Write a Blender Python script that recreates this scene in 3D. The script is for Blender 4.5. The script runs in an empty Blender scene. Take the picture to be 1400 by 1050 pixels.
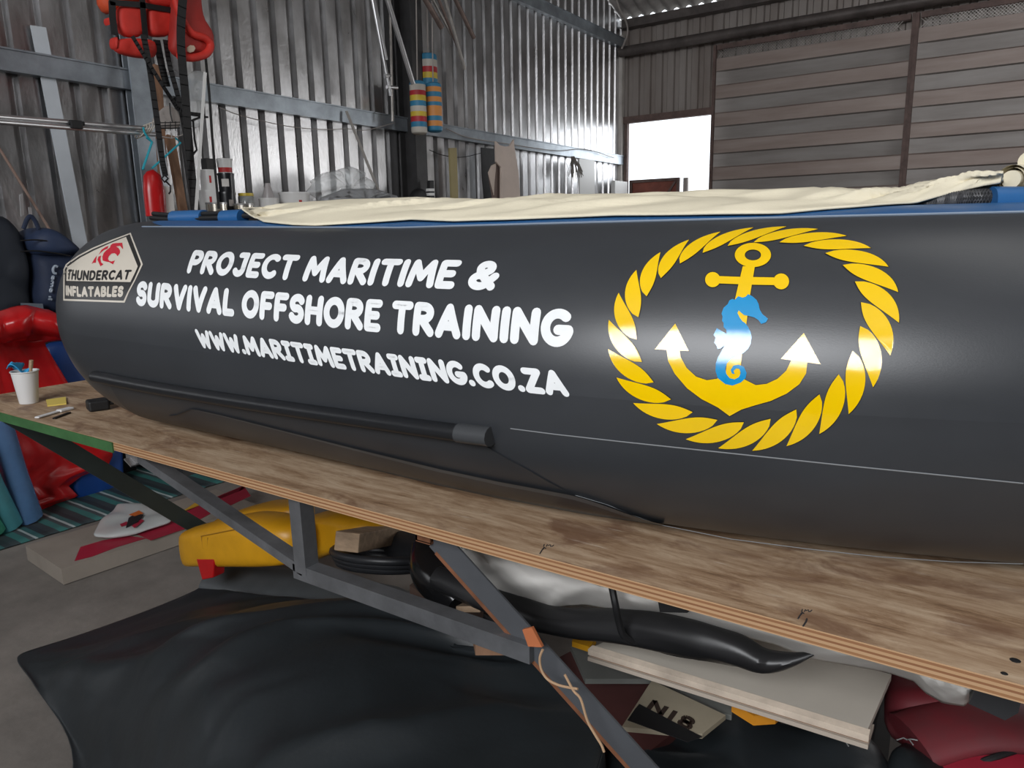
import bpy, bmesh, math, random
import numpy as np
from mathutils import Vector, Matrix, noise
random.seed(7)
SC = bpy.context.scene
COL = SC.collection
R = math.radians
PI = math.pi

# ------------------------------------------------------------------ camera, world, lights, exposure
F_PX, YAW, PITCH, ROLL = 1004.0, R(34.4), R(-11.45), R(-1.06)
CAM = Vector((0.0, 0.0, 1.4))
_F = Vector((-math.sin(YAW)*math.cos(PITCH), math.cos(YAW)*math.cos(PITCH), math.sin(PITCH)))
_R0 = Vector((math.cos(YAW), math.sin(YAW), 0.0))
_U0 = _R0.cross(_F)
_R = math.cos(ROLL)*_R0 + math.sin(ROLL)*_U0
_U = -math.sin(ROLL)*_R0 + math.cos(ROLL)*_U0
cd = bpy.data.cameras.new('camera')
cd.sensor_width = 36.0
cd.lens = F_PX/1400.0*36.0
cd.clip_start = 0.02
cam = bpy.data.objects.new('camera', cd)
m = Matrix((_R, _U, -_F)).transposed().to_4x4()
m.translation = CAM
cam.matrix_world = m
COL.objects.link(cam)
SC.camera = cam
SC.view_settings.view_transform = 'Standard'
SC.view_settings.look = 'None'
SC.view_settings.gamma = 1
SC.view_settings.use_curve_mapping = False
SC.view_settings.exposure = 0.0

w = bpy.data.worlds.new('overcast_sky')
SC.world = w
w.use_nodes = True
bg = w.node_tree.nodes['Background']
bg.inputs[0].default_value = (0.88, 0.94, 1.0, 1)
bg.inputs[1].default_value = 2.2


def area(name, loc, aim, sx, sy, power, col=(1, 1, 1)):
    l = bpy.data.lights.new(name, 'AREA')
    l.shape = 'RECTANGLE'
    l.size, l.size_y, l.energy, l.color = sx, sy, power, col
    o = bpy.data.objects.new(name, l)
    o.location = loc
    d = (Vector(aim)-Vector(loc)).normalized()
    o.rotation_euler = d.to_track_quat('-Z', 'Y').to_euler()
    COL.objects.link(o)
    return o


# daylight in the shed's openings: the high rear opening behind the viewer, the open far door bay, the doorway; plus an added overhead fill
area('daylight_rear_opening', (0.4, -4.05, 3.8), (0.4, 10, 3.8), 3.9, 2.1, 370, (0.97, 0.98, 1.0))
area('daylight_far_door', (2.3, 9.95, 1.9), (-0.6, 2.0, 1.7), 2.3, 3.4, 125, (1.0, 0.985, 0.97))
area('overhead_fill', (1.6, 1.6, 5.9), (1.4, 1.8, 0), 1.0, 3.6, 28, (1.0, 0.98, 0.95))  # added fill to brighten the bench top; the roof has no opening here
area('daylight_doorway', (-4.18, 10.02, 2.55), (-3.4, 0, 1.6), 1.15, 0.7, 10, (0.96, 0.98, 1.0))


# ------------------------------------------------------------------ helpers
def ray(px, py):
    return (_F*F_PX + _R*(px-700.0) - _U*(py-525.0)).normalized()


def at(px, py, axis, val):
    """the point of the plane axis=val that stands behind photo pixel (px, py)"""
    d = ray(px, py)
    return CAM + d*((val-CAM[axis])/d[axis])


def mat(name, col, rough=0.6, metal=0.0, var=0.0, scale=4.0, stretch=(1, 1, 1), bump=0.0, bscale=40.0, spec=0.5,
        coat=0.0, col2=None, alpha=1.0, trans=0.0, rvar=0.0):
    M = bpy.data.materials.new(name)
    M.use_nodes = True
    nt = M.node_tree
    b = nt.nodes['Principled BSDF']
    b.inputs['Roughness'].default_value = rough
    b.inputs['Metallic'].default_value = metal
    b.inputs['Specular IOR Level'].default_value = spec
    b.inputs['Coat Weight'].default_value = coat
    b.inputs['Coat Roughness'].default_value = 0.12
    b.inputs['Alpha'].default_value = alpha
    b.inputs['Transmission Weight'].default_value = trans
    b.inputs['Base Color'].default_value = (*col, 1)
    tc = nt.nodes.new('ShaderNodeTexCoord')
    mp = nt.nodes.new('ShaderNodeMapping')
    mp.inputs['Scale'].default_value = stretch
    nt.links.new(tc.outputs['Object'], mp.inputs['Vector'])
    if var > 0 or col2:
        n = nt.nodes.new('ShaderNodeTexNoise')
        n.inputs['Scale'].default_value = scale
        n.inputs['Detail'].default_value = 6
        n.inputs['Roughness'].default_value = 0.62
        nt.links.new(mp.outputs['Vector'], n.inputs['Vector'])
        cr = nt.nodes.new('ShaderNodeValToRGB')
        c2 = col2 if col2 else tuple(min(1, c*(1+var)) for c in col)
        c1 = col if col2 else tuple(c*(1-var) for c in col)
        cr.color_ramp.elements[0].position = 0.32
        cr.color_ramp.elements[1].position = 0.68
        cr.color_ramp.elements[0].color = (*c1, 1)
        cr.color_ramp.elements[1].color = (*c2, 1)
        nt.links.new(n.outputs['Fac'], cr.inputs['Fac'])
        nt.links.new(cr.outputs['Color'], b.inputs['Base Color'])
        if rvar:
            mr = nt.nodes.new('ShaderNodeMapRange')
            mr.inputs['To Min'].default_value = max(0.02, rough-rvar)
            mr.inputs['To Max'].default_value = min(1, rough+rvar)
            nt.links.new(n.outputs['Fac'], mr.inputs['Value'])
            nt.links.new(mr.outputs['Result'], b.inputs['Roughness'])
    if bump > 0:
        n2 = nt.nodes.new('ShaderNodeTexNoise')
        n2.inputs['Scale'].default_value = bscale
        n2.inputs['Detail'].default_value = 4
        nt.links.new(mp.outputs['Vector'], n2.inputs['Vector'])
        bp = nt.nodes.new('ShaderNodeBump')
        bp.inputs['Strength'].default_value = bump
        bp.inputs['Distance'].default_value = 0.02
        nt.links.new(n2.outputs['Fac'], bp.inputs['Height'])
        nt.links.new(bp.outputs['Normal'], b.inputs['Normal'])
    return M


def stripes(name, axis, bands, rough=0.5, coord='Object', origin=0.0, period=1.0):
    """hard colour bands along one object axis: bands = [(start fraction, colour), ...] repeated every period"""
    M = mat(name, bands[0][1], rough)
    nt = M.node_tree
    b = nt.nodes['Principled BSDF']
    tc = nt.nodes.new('ShaderNodeTexCoord')
    sp = nt.nodes.new('ShaderNodeSeparateXYZ')
    nt.links.new(tc.outputs[coord], sp.inputs[0])
    a = nt.nodes.new('ShaderNodeMath'); a.operation = 'SUBTRACT'; a.inputs[1].default_value = origin
    d = nt.nodes.new('ShaderNodeMath'); d.operation = 'DIVIDE'; d.inputs[1].default_value = period
    f = nt.nodes.new('ShaderNodeMath'); f.operation = 'FRACT'
    nt.links.new(sp.outputs[axis], a.inputs[0]); nt.links.new(a.outputs[0], d.inputs[0]); nt.links.new(d.outputs[0], f.inputs[0])
    cr = nt.nodes.new('ShaderNodeValToRGB')
    cr.color_ramp.interpolation = 'CONSTANT'
    e = cr.color_ramp.elements
    e[0].position = 0; e[0].color = (*bands[0][1], 1)
    e[1].position = bands[1][0]; e[1].color = (*bands[1][1], 1)
    for p, c in bands[2:]:
        k = e.new(p); k.color = (*c, 1)
    nt.links.new(f.outputs[0], cr.inputs[0])
    nt.links.new(cr.outputs[0], b.inputs['Base Color'])
    return M


class MB:
    """collects shapes; build() links them as one mesh object"""
    def __init__(s):
        s.v, s.f, s.mi, s.cur = [], [], [], 0

    def add(s, vs, fs):
        o = len(s.v)
        s.v += [Vector(p) for p in vs]
        s.f += [tuple(i+o for i in f) for f in fs]
        s.mi += [s.cur]*len(fs)
        return s

    def hexa(s, p):          # 8 points: bottom loop 0-3, top loop 4-7
        return s.add(p, [(0, 3, 2, 1), (4, 5, 6, 7), (0, 1, 5, 4), (1, 2, 6, 5), (2, 3, 7, 6), (3, 0, 4, 7)])

    def box(s, lo, hi):
        x0, y0, z0 = lo; x1, y1, z1 = hi
        return s.hexa([(x0, y0, z0), (x1, y0, z0), (x1, y1, z0), (x0, y1, z0), (x0, y0, z1), (x1, y0, z1), (x1, y1, z1), (x0, y1, z1)])

    def bar(s, a, b, wd, ht, up=(0, 0, 1)):      # rectangular bar from a to b
        a, b, up = Vector(a), Vector(b), Vector(up)
        t = (b-a).normalized()
        sd = t.cross(up).normalized()
        u = sd.cross(t)
        q = [sd*(-wd/2)+u*(-ht/2), sd*(wd/2)+u*(-ht/2), sd*(wd/2)+u*(ht/2), sd*(-wd/2)+u*(ht/2)]
        p = [a+k for k in q]+[b+k for k in q]
        return s.add(p, [(0, 1, 2, 3), (7, 6, 5, 4), (0, 4, 5, 1), (1, 5, 6, 2), (2, 6, 7, 3), (3, 7, 4, 0)])

    def tube(s, path, r, n=10, caps=True, sx=1.0, sy=1.0, up=(0, 0, 1), rfun=None):
        P = [Vector(p) for p in path]
        k = len(P)
        rr = list(r) if isinstance(r, (list, tuple)) else [r]*k
        up = Vector(up)
        vs, prev = [], None
        for i in range(k):
            t = (P[min(i+1, k-1)]-P[max(i-1, 0)]).normalized()
            if prev is None:
                sd = t.cross(up)
                if sd.length < 1e-4:
                    sd = t.cross(Vector((1, 0.2, 0)))
            else:
                sd = prev-t*prev.dot(t)
            sd.normalize(); prev = sd
            u = sd.cross(t)
            for j in range(n):
                a = 2*PI*j/n
                q = rr[i]*(rfun(i/(k-1), a) if rfun else 1)
                vs.append(P[i]+sd*(math.cos(a)*q*sx)+u*(math.sin(a)*q*sy))
        fs = [(i*n+j, i*n+(j+1) % n, (i+1)*n+(j+1) % n, (i+1)*n+j) for i in range(k-1) for j in range(n)]
        if caps:
            fs += [tuple(range(n-1, -1, -1)), tuple(range((k-1)*n, k*n))]
        return s.add(vs, fs)

    def lathe(s, c, prof, n=24, axis=None, cap=True):   # prof = [(r, h)...]
        c = Vector(c)
        M3 = Matrix.Identity(3) if axis is None else Vector((0, 0, 1)).rotation_difference(Vector(axis)).to_matrix()
        vs = [c+M3 @ Vector((r*math.cos(2*PI*j/n), r*math.sin(2*PI*j/n), h)) for r, h in prof for j in range(n)]
        k = len(prof)
        fs = [(i*n+j, i*n+(j+1) % n, (i+1)*n+(j+1) % n, (i+1)*n+j) for i in range(k-1) for j in range(n)]
        if cap:
            fs += [tuple(range(n-1, -1, -1)), tuple(range((k-1)*n, k*n))]
        return s.add(vs, fs)

    def prism(s, pts, off):
        pts = [Vector(p) for p in pts]; off = Vector(off); n = len(pts)
        return s.add(pts+[p+off for p in pts], [tuple(range(n)), tuple(range(2*n-1, n-1, -1))] +
                     [(i, i+n, (i+1) % n+n, (i+1) % n) for i in range(n)])

    def grid(s, fn, nu, nv, closed_u=False):
        vs = [fn(i/nu, j/nv) for j in range(nv+1) for i in range(nu+1)]
        w_ = nu+1
        return s.add(vs, [(j*w_+i, j*w_+i+1, (j+1)*w_+i+1, (j+1)*w_+i) for j in range(nv) for i in range(nu)])

    def build(s, name, m, parent=None, smooth=40, origin=None, thick=0, bevel=0, fix=True, sub=0):
        if parent is not None:
            org = parent.matrix_world.translation.copy() if not parent.get('_org') else Vector(parent['_org'])
        elif origin is not None:
            org = Vector(origin)
        else:
            lo = [min(p[i] for p in s.v) for i in range(3)]; hi = [max(p[i] for p in s.v) for i in range(3)]
            org = Vector(((lo[0]+hi[0])/2, (lo[1]+hi[1])/2, lo[2]))
        me = bpy.data.meshes.new(name)
        me.from_pydata([p-org for p in s.v], [], s.f)
        ms = m if isinstance(m, (list, tuple)) else [m]
        for k in ms:
            me.materials.append(k)
        me.polygons.foreach_set('material_index', s.mi)
        me.update()
        if fix:
            bm = bmesh.new(); bm.from_mesh(me)
            bmesh.ops.recalc_face_normals(bm, faces=bm.faces)
            bm.to_mesh(me); bm.free()
        if smooth:
            me.polygons.foreach_set('use_smooth', [True]*len(me.polygons))
            me.set_sharp_from_angle(angle=R(smooth))
        o = bpy.data.objects.new(name, me)
        COL.objects.link(o)
        if parent is not None:
            o.parent = parent
            po = Vector(parent['_org'])
            o.location = (0, 0, 0)
            o['_org'] = list(po)
        else:
            o.location = org
            o['_org'] = list(org)
        if thick:
            md = o.modifiers.new('thickness', 'SOLIDIFY'); md.thickness = thick; md.offset = 0
        if bevel:
            md = o.modifiers.new('edge', 'BEVEL'); md.width = bevel; md.segments = 2; md.limit_method = 'ANGLE'
        if sub:
            md = o.modifiers.new('smooth', 'SUBSURF'); md.levels = sub; md.render_levels = sub
        return o


def thing(name, label, cat, base, group=None):
    o = bpy.data.objects.new(name, None)
    o.empty_display_size = 0.05
    COL.objects.link(o)
    o.location = base
    o['_org'] = list(base)
    o['label'] = label; o['category'] = cat
    if group:
        o['group'] = group
    return o


def tag(o, label, cat, group=None):
    o['label'] = label; o['category'] = cat
    if group:
        o['group'] = group
    return o


def struct(o):
    o['kind'] = 'structure'
    return o


def cr(pts, n=8):
    """Catmull-Rom through points"""
    P = [Vector(p) for p in pts]
    P = [2*P[0]-P[1]]+P+[2*P[-1]-P[-2]]
    out = []
    for i in range(1, len(P)-2):
        for k in range(n):
            t = k/n
            a, b, c, d = P[i-1], P[i], P[i+1], P[i+2]
            out.append(0.5*((2*b)+(c-a)*t+(2*a-5*b+4*c-d)*t*t+(3*b-a-3*c+d)*t**3))
    out.append(P[-2])
    return out


def lerp_list(L, t):
    k = t*(len(L)-1); i = min(int(k), len(L)-2); f = k-i
    return L[i]*(1-f)+L[i+1]*f


def interp(x, xs, ys):
    return float(np.interp(x, xs, ys))


def nz(x, y, z=0.0):
    return noise.noise(Vector((x, y, z)))


def sstep(a, b, x):
    t = max(0, min(1, (x-a)/(b-a)))
    return t*t*(3-2*t)


# ------------------------------------------------------------------ materials
m_galv = mat('galvanised_sheet', (0.36, 0.355, 0.355), 0.31, 0.94, col2=(0.56, 0.56, 0.57), scale=6, stretch=(1, 1, 0.5), bump=0.06, bscale=60, rvar=0.1)
m_rust = mat('weathered_sheet', (0.22, 0.185, 0.165), 0.55, 0.35, col2=(0.34, 0.31, 0.29), scale=2.2, stretch=(1, 1, 0.25), bump=0.05)
m_door = mat('weathered_door_sheet', (0.26, 0.20, 0.175), 0.5, 0.25, col2=(0.36, 0.30, 0.27), scale=3, stretch=(0.25, 1, 2.2), bump=0.04)
m_door2 = mat('grey_door_sheet', (0.21, 0.188, 0.175), 0.5, 0.3, col2=(0.30, 0.28, 0.265), scale=3, stretch=(0.25, 1, 2.2), bump=0.04)
m_frame = mat('red_oxide_frame', (0.125, 0.082, 0.072), 0.6, 0.2, var=0.3, scale=8)
m_girt = mat('blue_grey_painted_steel', (0.29, 0.325, 0.36), 0.36, 0.55, var=0.25, scale=5)
m_dark = mat('dark_painted_steel', (0.035, 0.034, 0.035), 0.55, 0.2, var=0.3, scale=6)
m_darkrail = mat('dark_brown_steel', (0.10, 0.085, 0.08), 0.5, 0.3, var=0.3, scale=6)
m_roof = mat('fibre_cement_roof', (0.33, 0.31, 0.30), 0.8, 0, var=0.25, scale=5)
m_floor = mat('concrete_floor', (0.20, 0.18, 0.162), 0.75, 0, var=0.28, scale=2.5, bump=0.1, bscale=30)
m_block = mat('dark_sheeted_wall', (0.11, 0.105, 0.10), 0.8, 0, var=0.15, scale=2)
m_pvc = mat('charcoal_coated_fabric', (0.033, 0.036, 0.041), 0.36, 0, var=0.14, scale=3.5, stretch=(0.6, 1.2, 1.2), bump=0.02, bscale=500, spec=0.55, rvar=0.05)
m_pvc2 = mat('black_rubber', (0.022, 0.023, 0.026), 0.42, 0, var=0.15, scale=8)
m_blue = mat('blue_coated_fabric', (0.020, 0.10, 0.26), 0.38, 0, var=0.12, scale=6)
m_white_v = mat('white_vinyl', (0.80, 0.82, 0.83), 0.30, 0, var=0.03, scale=20)
m_yel_v = mat('yellow_vinyl', (0.83, 0.53, 0.0), 0.13, 0, var=0.03, scale=20, coat=0.4, spec=0.65)
m_cyan_v = mat('blue_vinyl', (0.005, 0.26, 0.56), 0.15, 0, var=0.03, scale=20, coat=0.4, spec=0.65)
m_cream_v = mat('cream_vinyl', (0.60, 0.55, 0.47), 0.25)
m_black_v = mat('black_vinyl', (0.012, 0.012, 0.012), 0.3)
m_red_v = mat('crimson_vinyl', (0.50, 0.005, 0.025), 0.25)
m_seam = mat('pale_glue_line', (0.17, 0.18, 0.19), 0.5)
m_cream = mat('cream_canvas', (0.70, 0.64, 0.49), 0.85, 0, var=0.07, scale=5, bump=0.05, bscale=250)
m_white = mat('white_plastic', (0.68, 0.68, 0.67), 0.4)
m_offwhite = mat('white_canvas', (0.60, 0.58, 0.55), 0.6, 0, var=0.1, scale=4)
m_red = mat('red_tarpaulin', (0.46, 0.008, 0.010), 0.3, 0, var=0.2, scale=5)
m_redfab = mat('red_nylon', (0.55, 0.028, 0.018), 0.65, 0, var=0.12, scale=8, bump=0.05, bscale=200)
m_orange = mat('orange_plastic', (0.55, 0.13, 0.02), 0.5, 0, var=0.15)
m_bluep = mat('blue_tarpaulin', (0.006, 0.045, 0.21), 0.4, 0, var=0.15)
m_navy = mat('navy_nylon', (0.012, 0.022, 0.055), 0.7, 0, var=0.2, scale=8, bump=0.1, bscale=120)
m_black = mat('black_webbing', (0.008, 0.008, 0.009), 0.6)
m_blackmetal = mat('black_metal', (0.012, 0.012, 0.013), 0.4, 0.3)
m_alu = mat('bare_aluminium', (0.62, 0.62, 0.63), 0.33, 0.9, var=0.1)
m_pipe = mat('dull_pipe', (0.35, 0.33, 0.31), 0.42, 0.6, var=0.25, scale=10)
m_rustpipe = mat('rusty_pipe', (0.17, 0.125, 0.11), 0.55, 0.4, var=0.3, scale=10)
m_pale = mat('pale_painted_board', (0.52, 0.56, 0.60), 0.5, 0, var=0.06)
m_wood = mat('brown_timber', (0.22, 0.12, 0.07), 0.7, 0, var=0.3, scale=6, stretch=(3, 3, 0.5))
m_timber = mat('pale_timber', (0.36, 0.25, 0.16), 0.75, 0, var=0.3, scale=6, stretch=(1, 6, 6))
m_card = mat('grey_cardboard', (0.26, 0.225, 0.19), 0.8, 0, var=0.12)
m_ply_pale = mat('pale_plywood_template', (0.60, 0.50, 0.44), 0.7, 0, var=0.07)
m_yellow = mat('yellow_coated_fabric', (0.62, 0.30, 0.008), 0.42, 0, var=0.12, scale=5)
m_steel = mat('grey_steel_section', (0.16, 0.165, 0.175), 0.42, 0.55, var=0.3, scale=9)
m_darkgreen = mat('dark_green_steel', (0.025, 0.034, 0.032), 0.5, 0.2, var=0.2)
m_rusty = mat('rusty_steel', (0.19, 0.075, 0.035), 0.7, 0.2, var=0.4, scale=12)
m_tarp = mat('charcoal_tarpaulin', (0.014, 0.018, 0.021), 0.5, 0, var=0.25, scale=3, bump=0.06, bscale=25)
m_tan = mat('tan_cord', (0.42, 0.27, 0.16), 0.8)
m_reddull = mat('faded_red_fabric', (0.20, 0.012, 0.022), 0.6, 0, col2=(0.10, 0.035, 0.038), scale=4)
m_teal = mat('teal_plastic', (0.02, 0.33, 0.42), 0.45)
m_cloth_grey = mat('grey_sacking', (0.33, 0.30, 0.28), 0.8, 0, var=0.12)
m_film = mat('clear_film', (0.72, 0.75, 0.76), 0.18, 0, alpha=0.42, bump=0.6, bscale=14)
m_bluefilm = mat('blue_film_roll', (0.09, 0.19, 0.36), 0.18, 0, alpha=0.85, var=0.2)
m_tealfilm = mat('teal_film_roll', (0.08, 0.30, 0.34), 0.18, 0, alpha=0.85, var=0.2)
m_greenfilm = mat('green_film_roll', (0.05, 0.27, 0.17), 0.2, 0, alpha=0.9, var=0.2)
m_tin = mat('tin_lid', (0.62, 0.58, 0.5), 0.25, 0.9)
m_glass = mat('jar_glass', (0.75, 0.78, 0.78), 0.08, 0, trans=0.75)
m_ylid = mat('yellow_lid', (0.60, 0.45, 0.05), 0.4)
m_blacktub = mat('black_tub', (0.010, 0.011, 0.014), 0.3)
m_labelred = mat('red_print', (0.45, 0.03, 0.03), 0.5)
m_greyink = mat('dark_print', (0.03, 0.03, 0.035), 0.6)
m_greenedge = mat('green_paint', (0.04, 0.125, 0.04), 0.6, 0, var=0.25, scale=14)
m_sticky = mat('yellow_paper', (0.72, 0.55, 0.12), 0.8)
m_bluerag = mat('sky_blue_cloth', (0.03, 0.30, 0.58), 0.8)
m_paperwhite = mat('white_paper_cup', (0.70, 0.70, 0.70), 0.5)
m_olive = mat('olive_board', (0.34, 0.285, 0.14), 0.7, 0, var=0.08)
m_straw = mat('dry_grey_bristles', (0.22, 0.20, 0.18), 0.8, 0, var=0.3)
m_gate = mat('red_oxide_gate', (0.20, 0.055, 0.035), 0.6, 0, var=0.25, scale=6)


def ply_mat():
    """worn plywood: long grain, brown stains, scuffs"""
    M = mat('worn_plywood', (0.3, 0.2, 0.13), 0.6)
    nt = M.node_tree; L = nt.links
    b = nt.nodes['Principled BSDF']
    tc = nt.nodes.new('ShaderNodeTexCoord')

    def nse(scale, stretch, detail=6, rough=0.6, dist=0.0):
        mp = nt.nodes.new('ShaderNodeMapping'); mp.inputs['Scale'].default_value = stretch
        L.new(tc.outputs['Object'], mp.inputs[0])
        n = nt.nodes.new('ShaderNodeTexNoise')
        n.inputs['Scale'].default_value = scale; n.inputs['Detail'].default_value = detail
        n.inputs['Roughness'].default_value = rough; n.inputs['Distortion'].default_value = dist
        L.new(mp.outputs[0], n.inputs['Vector'])
        return n

    def ramp(n, stops):
        c = nt.nodes.new('ShaderNodeValToRGB')
        e = c.color_ramp.elements
        e[0].position, e[0].color = stops[0][0], (*stops[0][1], 1)
        e[1].position, e[1].color = stops[1][0], (*stops[1][1], 1)
        for p, k in stops[2:]:
            q = e.new(p); q.color = (*k, 1)
        L.new(n.outputs['Fac'], c.inputs[0])
        return c
    base = ramp(nse(5.0, (0.9, 6.0, 5), 10, 0.78, 0.35), [(0.30, (0.12, 0.063, 0.034)), (0.43, (0.30, 0.188, 0.108)), (0.55, (0.45, 0.32, 0.21)), (0.70, (0.58, 0.45, 0.32))])
    stain = ramp(nse(6.5, (1.0, 1.7, 2), 6, 0.6, 0.5), [(0.54, (0, 0, 0)), (0.66, (0.75, 0.75, 0.75))])
    mx = nt.nodes.new('ShaderNodeMixRGB'); mx.blend_type = 'MIX'
    mx.inputs[2].default_value = (0.16, 0.08, 0.045, 1)
    L.new(stain.outputs[0], mx.inputs[0]); L.new(base.outputs[0], mx.inputs[1])
    scuff = ramp(nse(28, (0.35, 2.4, 1), 4, 0.6), [(0.66, (0, 0, 0)), (0.76, (0.45, 0.45, 0.45))])
    mx2 = nt.nodes.new('ShaderNodeMixRGB'); mx2.inputs[2].default_value = (0.62, 0.55, 0.46, 1)
    L.new(scuff.outputs[0], mx2.inputs[0]); L.new(mx.outputs[0], mx2.inputs[1])
    L.new(mx2.outputs[0], b.inputs['Base Color'])
    return M


m_ply = ply_mat()
m_plyedge = stripes('plywood_edge', 2, [(0, (0.27, 0.13, 0.055)), (0.16, (0.42, 0.26, 0.14)), (0.34, (0.22, 0.095, 0.04)), (0.48, (0.41, 0.25, 0.13)), (0.66, (0.25, 0.115, 0.05)), (0.82, (0.44, 0.27, 0.145))], 0.7, origin=0.0, period=0.022)

# ------------------------------------------------------------------ the setting
WX, WY = -4.9, 10.06                   # inner faces of the left wall and of the far wall
EAVE, SLOPE, RIDGE_Y = 4.30, 0.36, 3.0


def roof_z(y):
    return EAVE+SLOPE*(WY-max(y, RIDGE_Y))-0.2*max(0, RIDGE_Y-y)


mb = MB()
mb.box((-5.3, -4.4, -0.1), (6.4, 10.4, 0))
struct(mb.build('floor', m_floor, smooth=0))

# left wall: ribbed sheet, ribs run upright and are pressed outward every 171 mm
PITCH_RIB = 0.1715
prof = []
y = -4.2
while y < WY:
    for dy, dx in ((0.0, 0), (0.106, 0), (0.120, -0.042), (0.155, -0.042)):
        prof.append((WX+dx, y+dy))
    y += PITCH_RIB
prof = [(a, min(b, WY)) for a, b in prof]
mb = MB()
n = len(prof)
mb.add([(a, b, 0) for a, b in prof]+[(a, b, roof_z(b)) for a, b in prof], [(i, i+1, n+i+1, n+i) for i in range(n-1)])
struct(mb.build('wall_left', m_galv, smooth=0, fix=False))

# far wall: sheet above the sliding doors and round the doorway
mb = MB()


def ribbed_far(x0, x1, z0, z1, pitch=0.1715, depth=0.03):
    pr = []
    x = x0
    while x < x1-1e-6:
        for dx, dy in ((0, 0), (0.085, 0), (0.10, depth), (0.155, depth)):
            pr.append((min(x+dx, x1), WY+dy))
        x += pitch
    pr.append((x1, WY))
    k = len(pr)
    mb.add([(a, b, z0) for a, b in pr]+[(a, b, z1) for a, b in pr], [(i, i+1, k+i+1, k+i) for i in range(k-1)])


ribbed_far(-4.9, -3.55, 2.95, 4.24)
ribbed_far(-3.55, 6.0, 3.45, 4.24)
ribbed_far(3.45, 6.25, 0, 3.66)
ribbed_far(-4.9, -4.80, 0, 2.95)
struct(mb.build('wall_far', m_rust, smooth=0, fix=False))
mb = MB()
mb.box((-4.9, WY-0.05, 2.93), (-3.55, WY+0.03, 3.02)); mb.box((-4.83, WY-0.04, 0), (-4.79, WY+0.03, 2.95))
struct(mb.build('trim_1', m_frame, smooth=0))
# two sliding doors of sheet laid sideways, wire mesh along their top
for k, (x0, x1) in enumerate(((-3.53, -1.2105), (-1.2095, 1.12))):
    t = bpy.data.objects.new('door_%d' % (k+1), None)
    COL.objects.link(t); t.location = (x0, WY-0.1, 0); t['_org'] = [x0, WY-0.1, 0]; struct(t)
    yf = WY-0.12
    fr = MB()
    fr.box((x0, yf-0.03, 0), (x0+0.035, yf+0.03, 3.76)); fr.box((x1-0.035, yf-0.03, 0), (x1, yf+0.03, 3.76))
    fr.box((x0+0.05, yf-0.03, 3.70), (x1-0.05, yf+0.03, 3.76)); fr.box((x0+0.05, yf-0.03, 0), (x1-0.05, yf+0.03, 0.06))
    fr.build('door_frame', m_frame, t, smooth=0)
    xs = [x0+0.03, x0+0.09, x0+0.16, x0+0.26, x1-0.26, x1-0.16, x1-0.09, x1-0.03]
    sh = MB()
    z, k2 = 3.60, 0
    while z > 0.12:
        for (za, ya), (zb, yb), mi_ in (((z, 0.0), (z-0.152, 0.0), 0), ((z-0.152, 0.0), (z-0.166, 0.032), 1), ((z-0.166, 0.032), (z-0.324, 0.032), 1), ((z-0.324, 0.032), (z-0.343, 0.0), 0)):
            sh.cur = mi_
            vs = []
            for i, xx in enumerate(xs):
                e = (0.1, 0.45, 0.8, 1, 1, 0.8, 0.45, 0.1)[i]
                vs += [(xx, yf+0.01+ya*e, max(0.06, za)), (xx, yf+0.01+yb*e, max(0.06, zb))]
            sh.add(vs, [(2*i, 2*i+2, 2*i+3, 2*i+1) for i in range(7)])
        z -= 0.343
    sh.build('door_sheet', [m_door, m_door2], t, smooth=25, fix=False)
    ms = MB()
    x = x0+0.05
    while x < x1-0.2:
        ms.bar((x, yf, 3.60), (x+0.10, yf, 3.70), 0.005, 0.005, (0, 1, 0))
        ms.bar((x+0.10, yf-0.004, 3.60), (x, yf-0.004, 3.70), 0.005, 0.005, (0, 1, 0))
        x += 0.034
    ms.build('wire_mesh', m_pipe, t, smooth=0, fix=False)
# rails over the doors and girts, columns
mb = MB()
mb.tube([(-4.86, WY-0.16, 3.865), (4.0, WY-0.16, 3.865)], 0.066, 10)
struct(mb.build('trim_2', m_darkrail))
mb = MB(); mb.box((-4.86, WY-0.12, 4.17), (5.8, WY-0.02, 4.29)); mb.box((-4.86, WY-0.16, 4.17), (5.8, WY-0.12, 4.185))
struct(mb.build('trim_3', m_darkrail, smooth=0))
mb = MB()
for zt in (2.49, 4.06):
    mb.box((WX, -4, zt-0.010), (WX+0.075, WY-0.05, zt)); mb.box((WX, -4, zt-0.125), (WX+0.065, WY-0.05, zt-0.115))
    mb.box((WX+0.055, -4, zt-0.115), (WX+0.065, WY-0.05, zt-0.010))
struct(mb.build('trim_4', m_girt, smooth=0))
for k, (yc, mm, dp) in enumerate(((2.84, m_girt, 0.10), (5.42, m_dark, 0.22))):
    mb = MB(); zt = roof_z(yc)-0.05
    mb.box((WX+0.02, yc-0.075, 0), (WX+0.032, yc+0.075, zt)); mb.box((WX+dp-0.012, yc-0.075, 0), (WX+dp, yc+0.075, zt)); mb.box((WX+0.032, yc-0.006, 0), (WX+dp-0.012, yc+0.006, zt))
    struct(mb.build('trim_%d' % (5+k), mm, smooth=0))
mb = MB(); mb.box((WX+0.005, 5.51, 0), (WX+0.03, 5.64, 2.37))
struct(mb.build('trim_7', m_girt, smooth=0))
mb = MB(); mb.box((WX+0.0, WY-0.10, 0), (WX+0.05, WY-0.02, 4.1)); struct(mb.build('trim_8', mat('pale_corner_post', (0.5, 0.47, 0.44), 0.5, 0.1, var=0.2), smooth=0))
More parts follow.
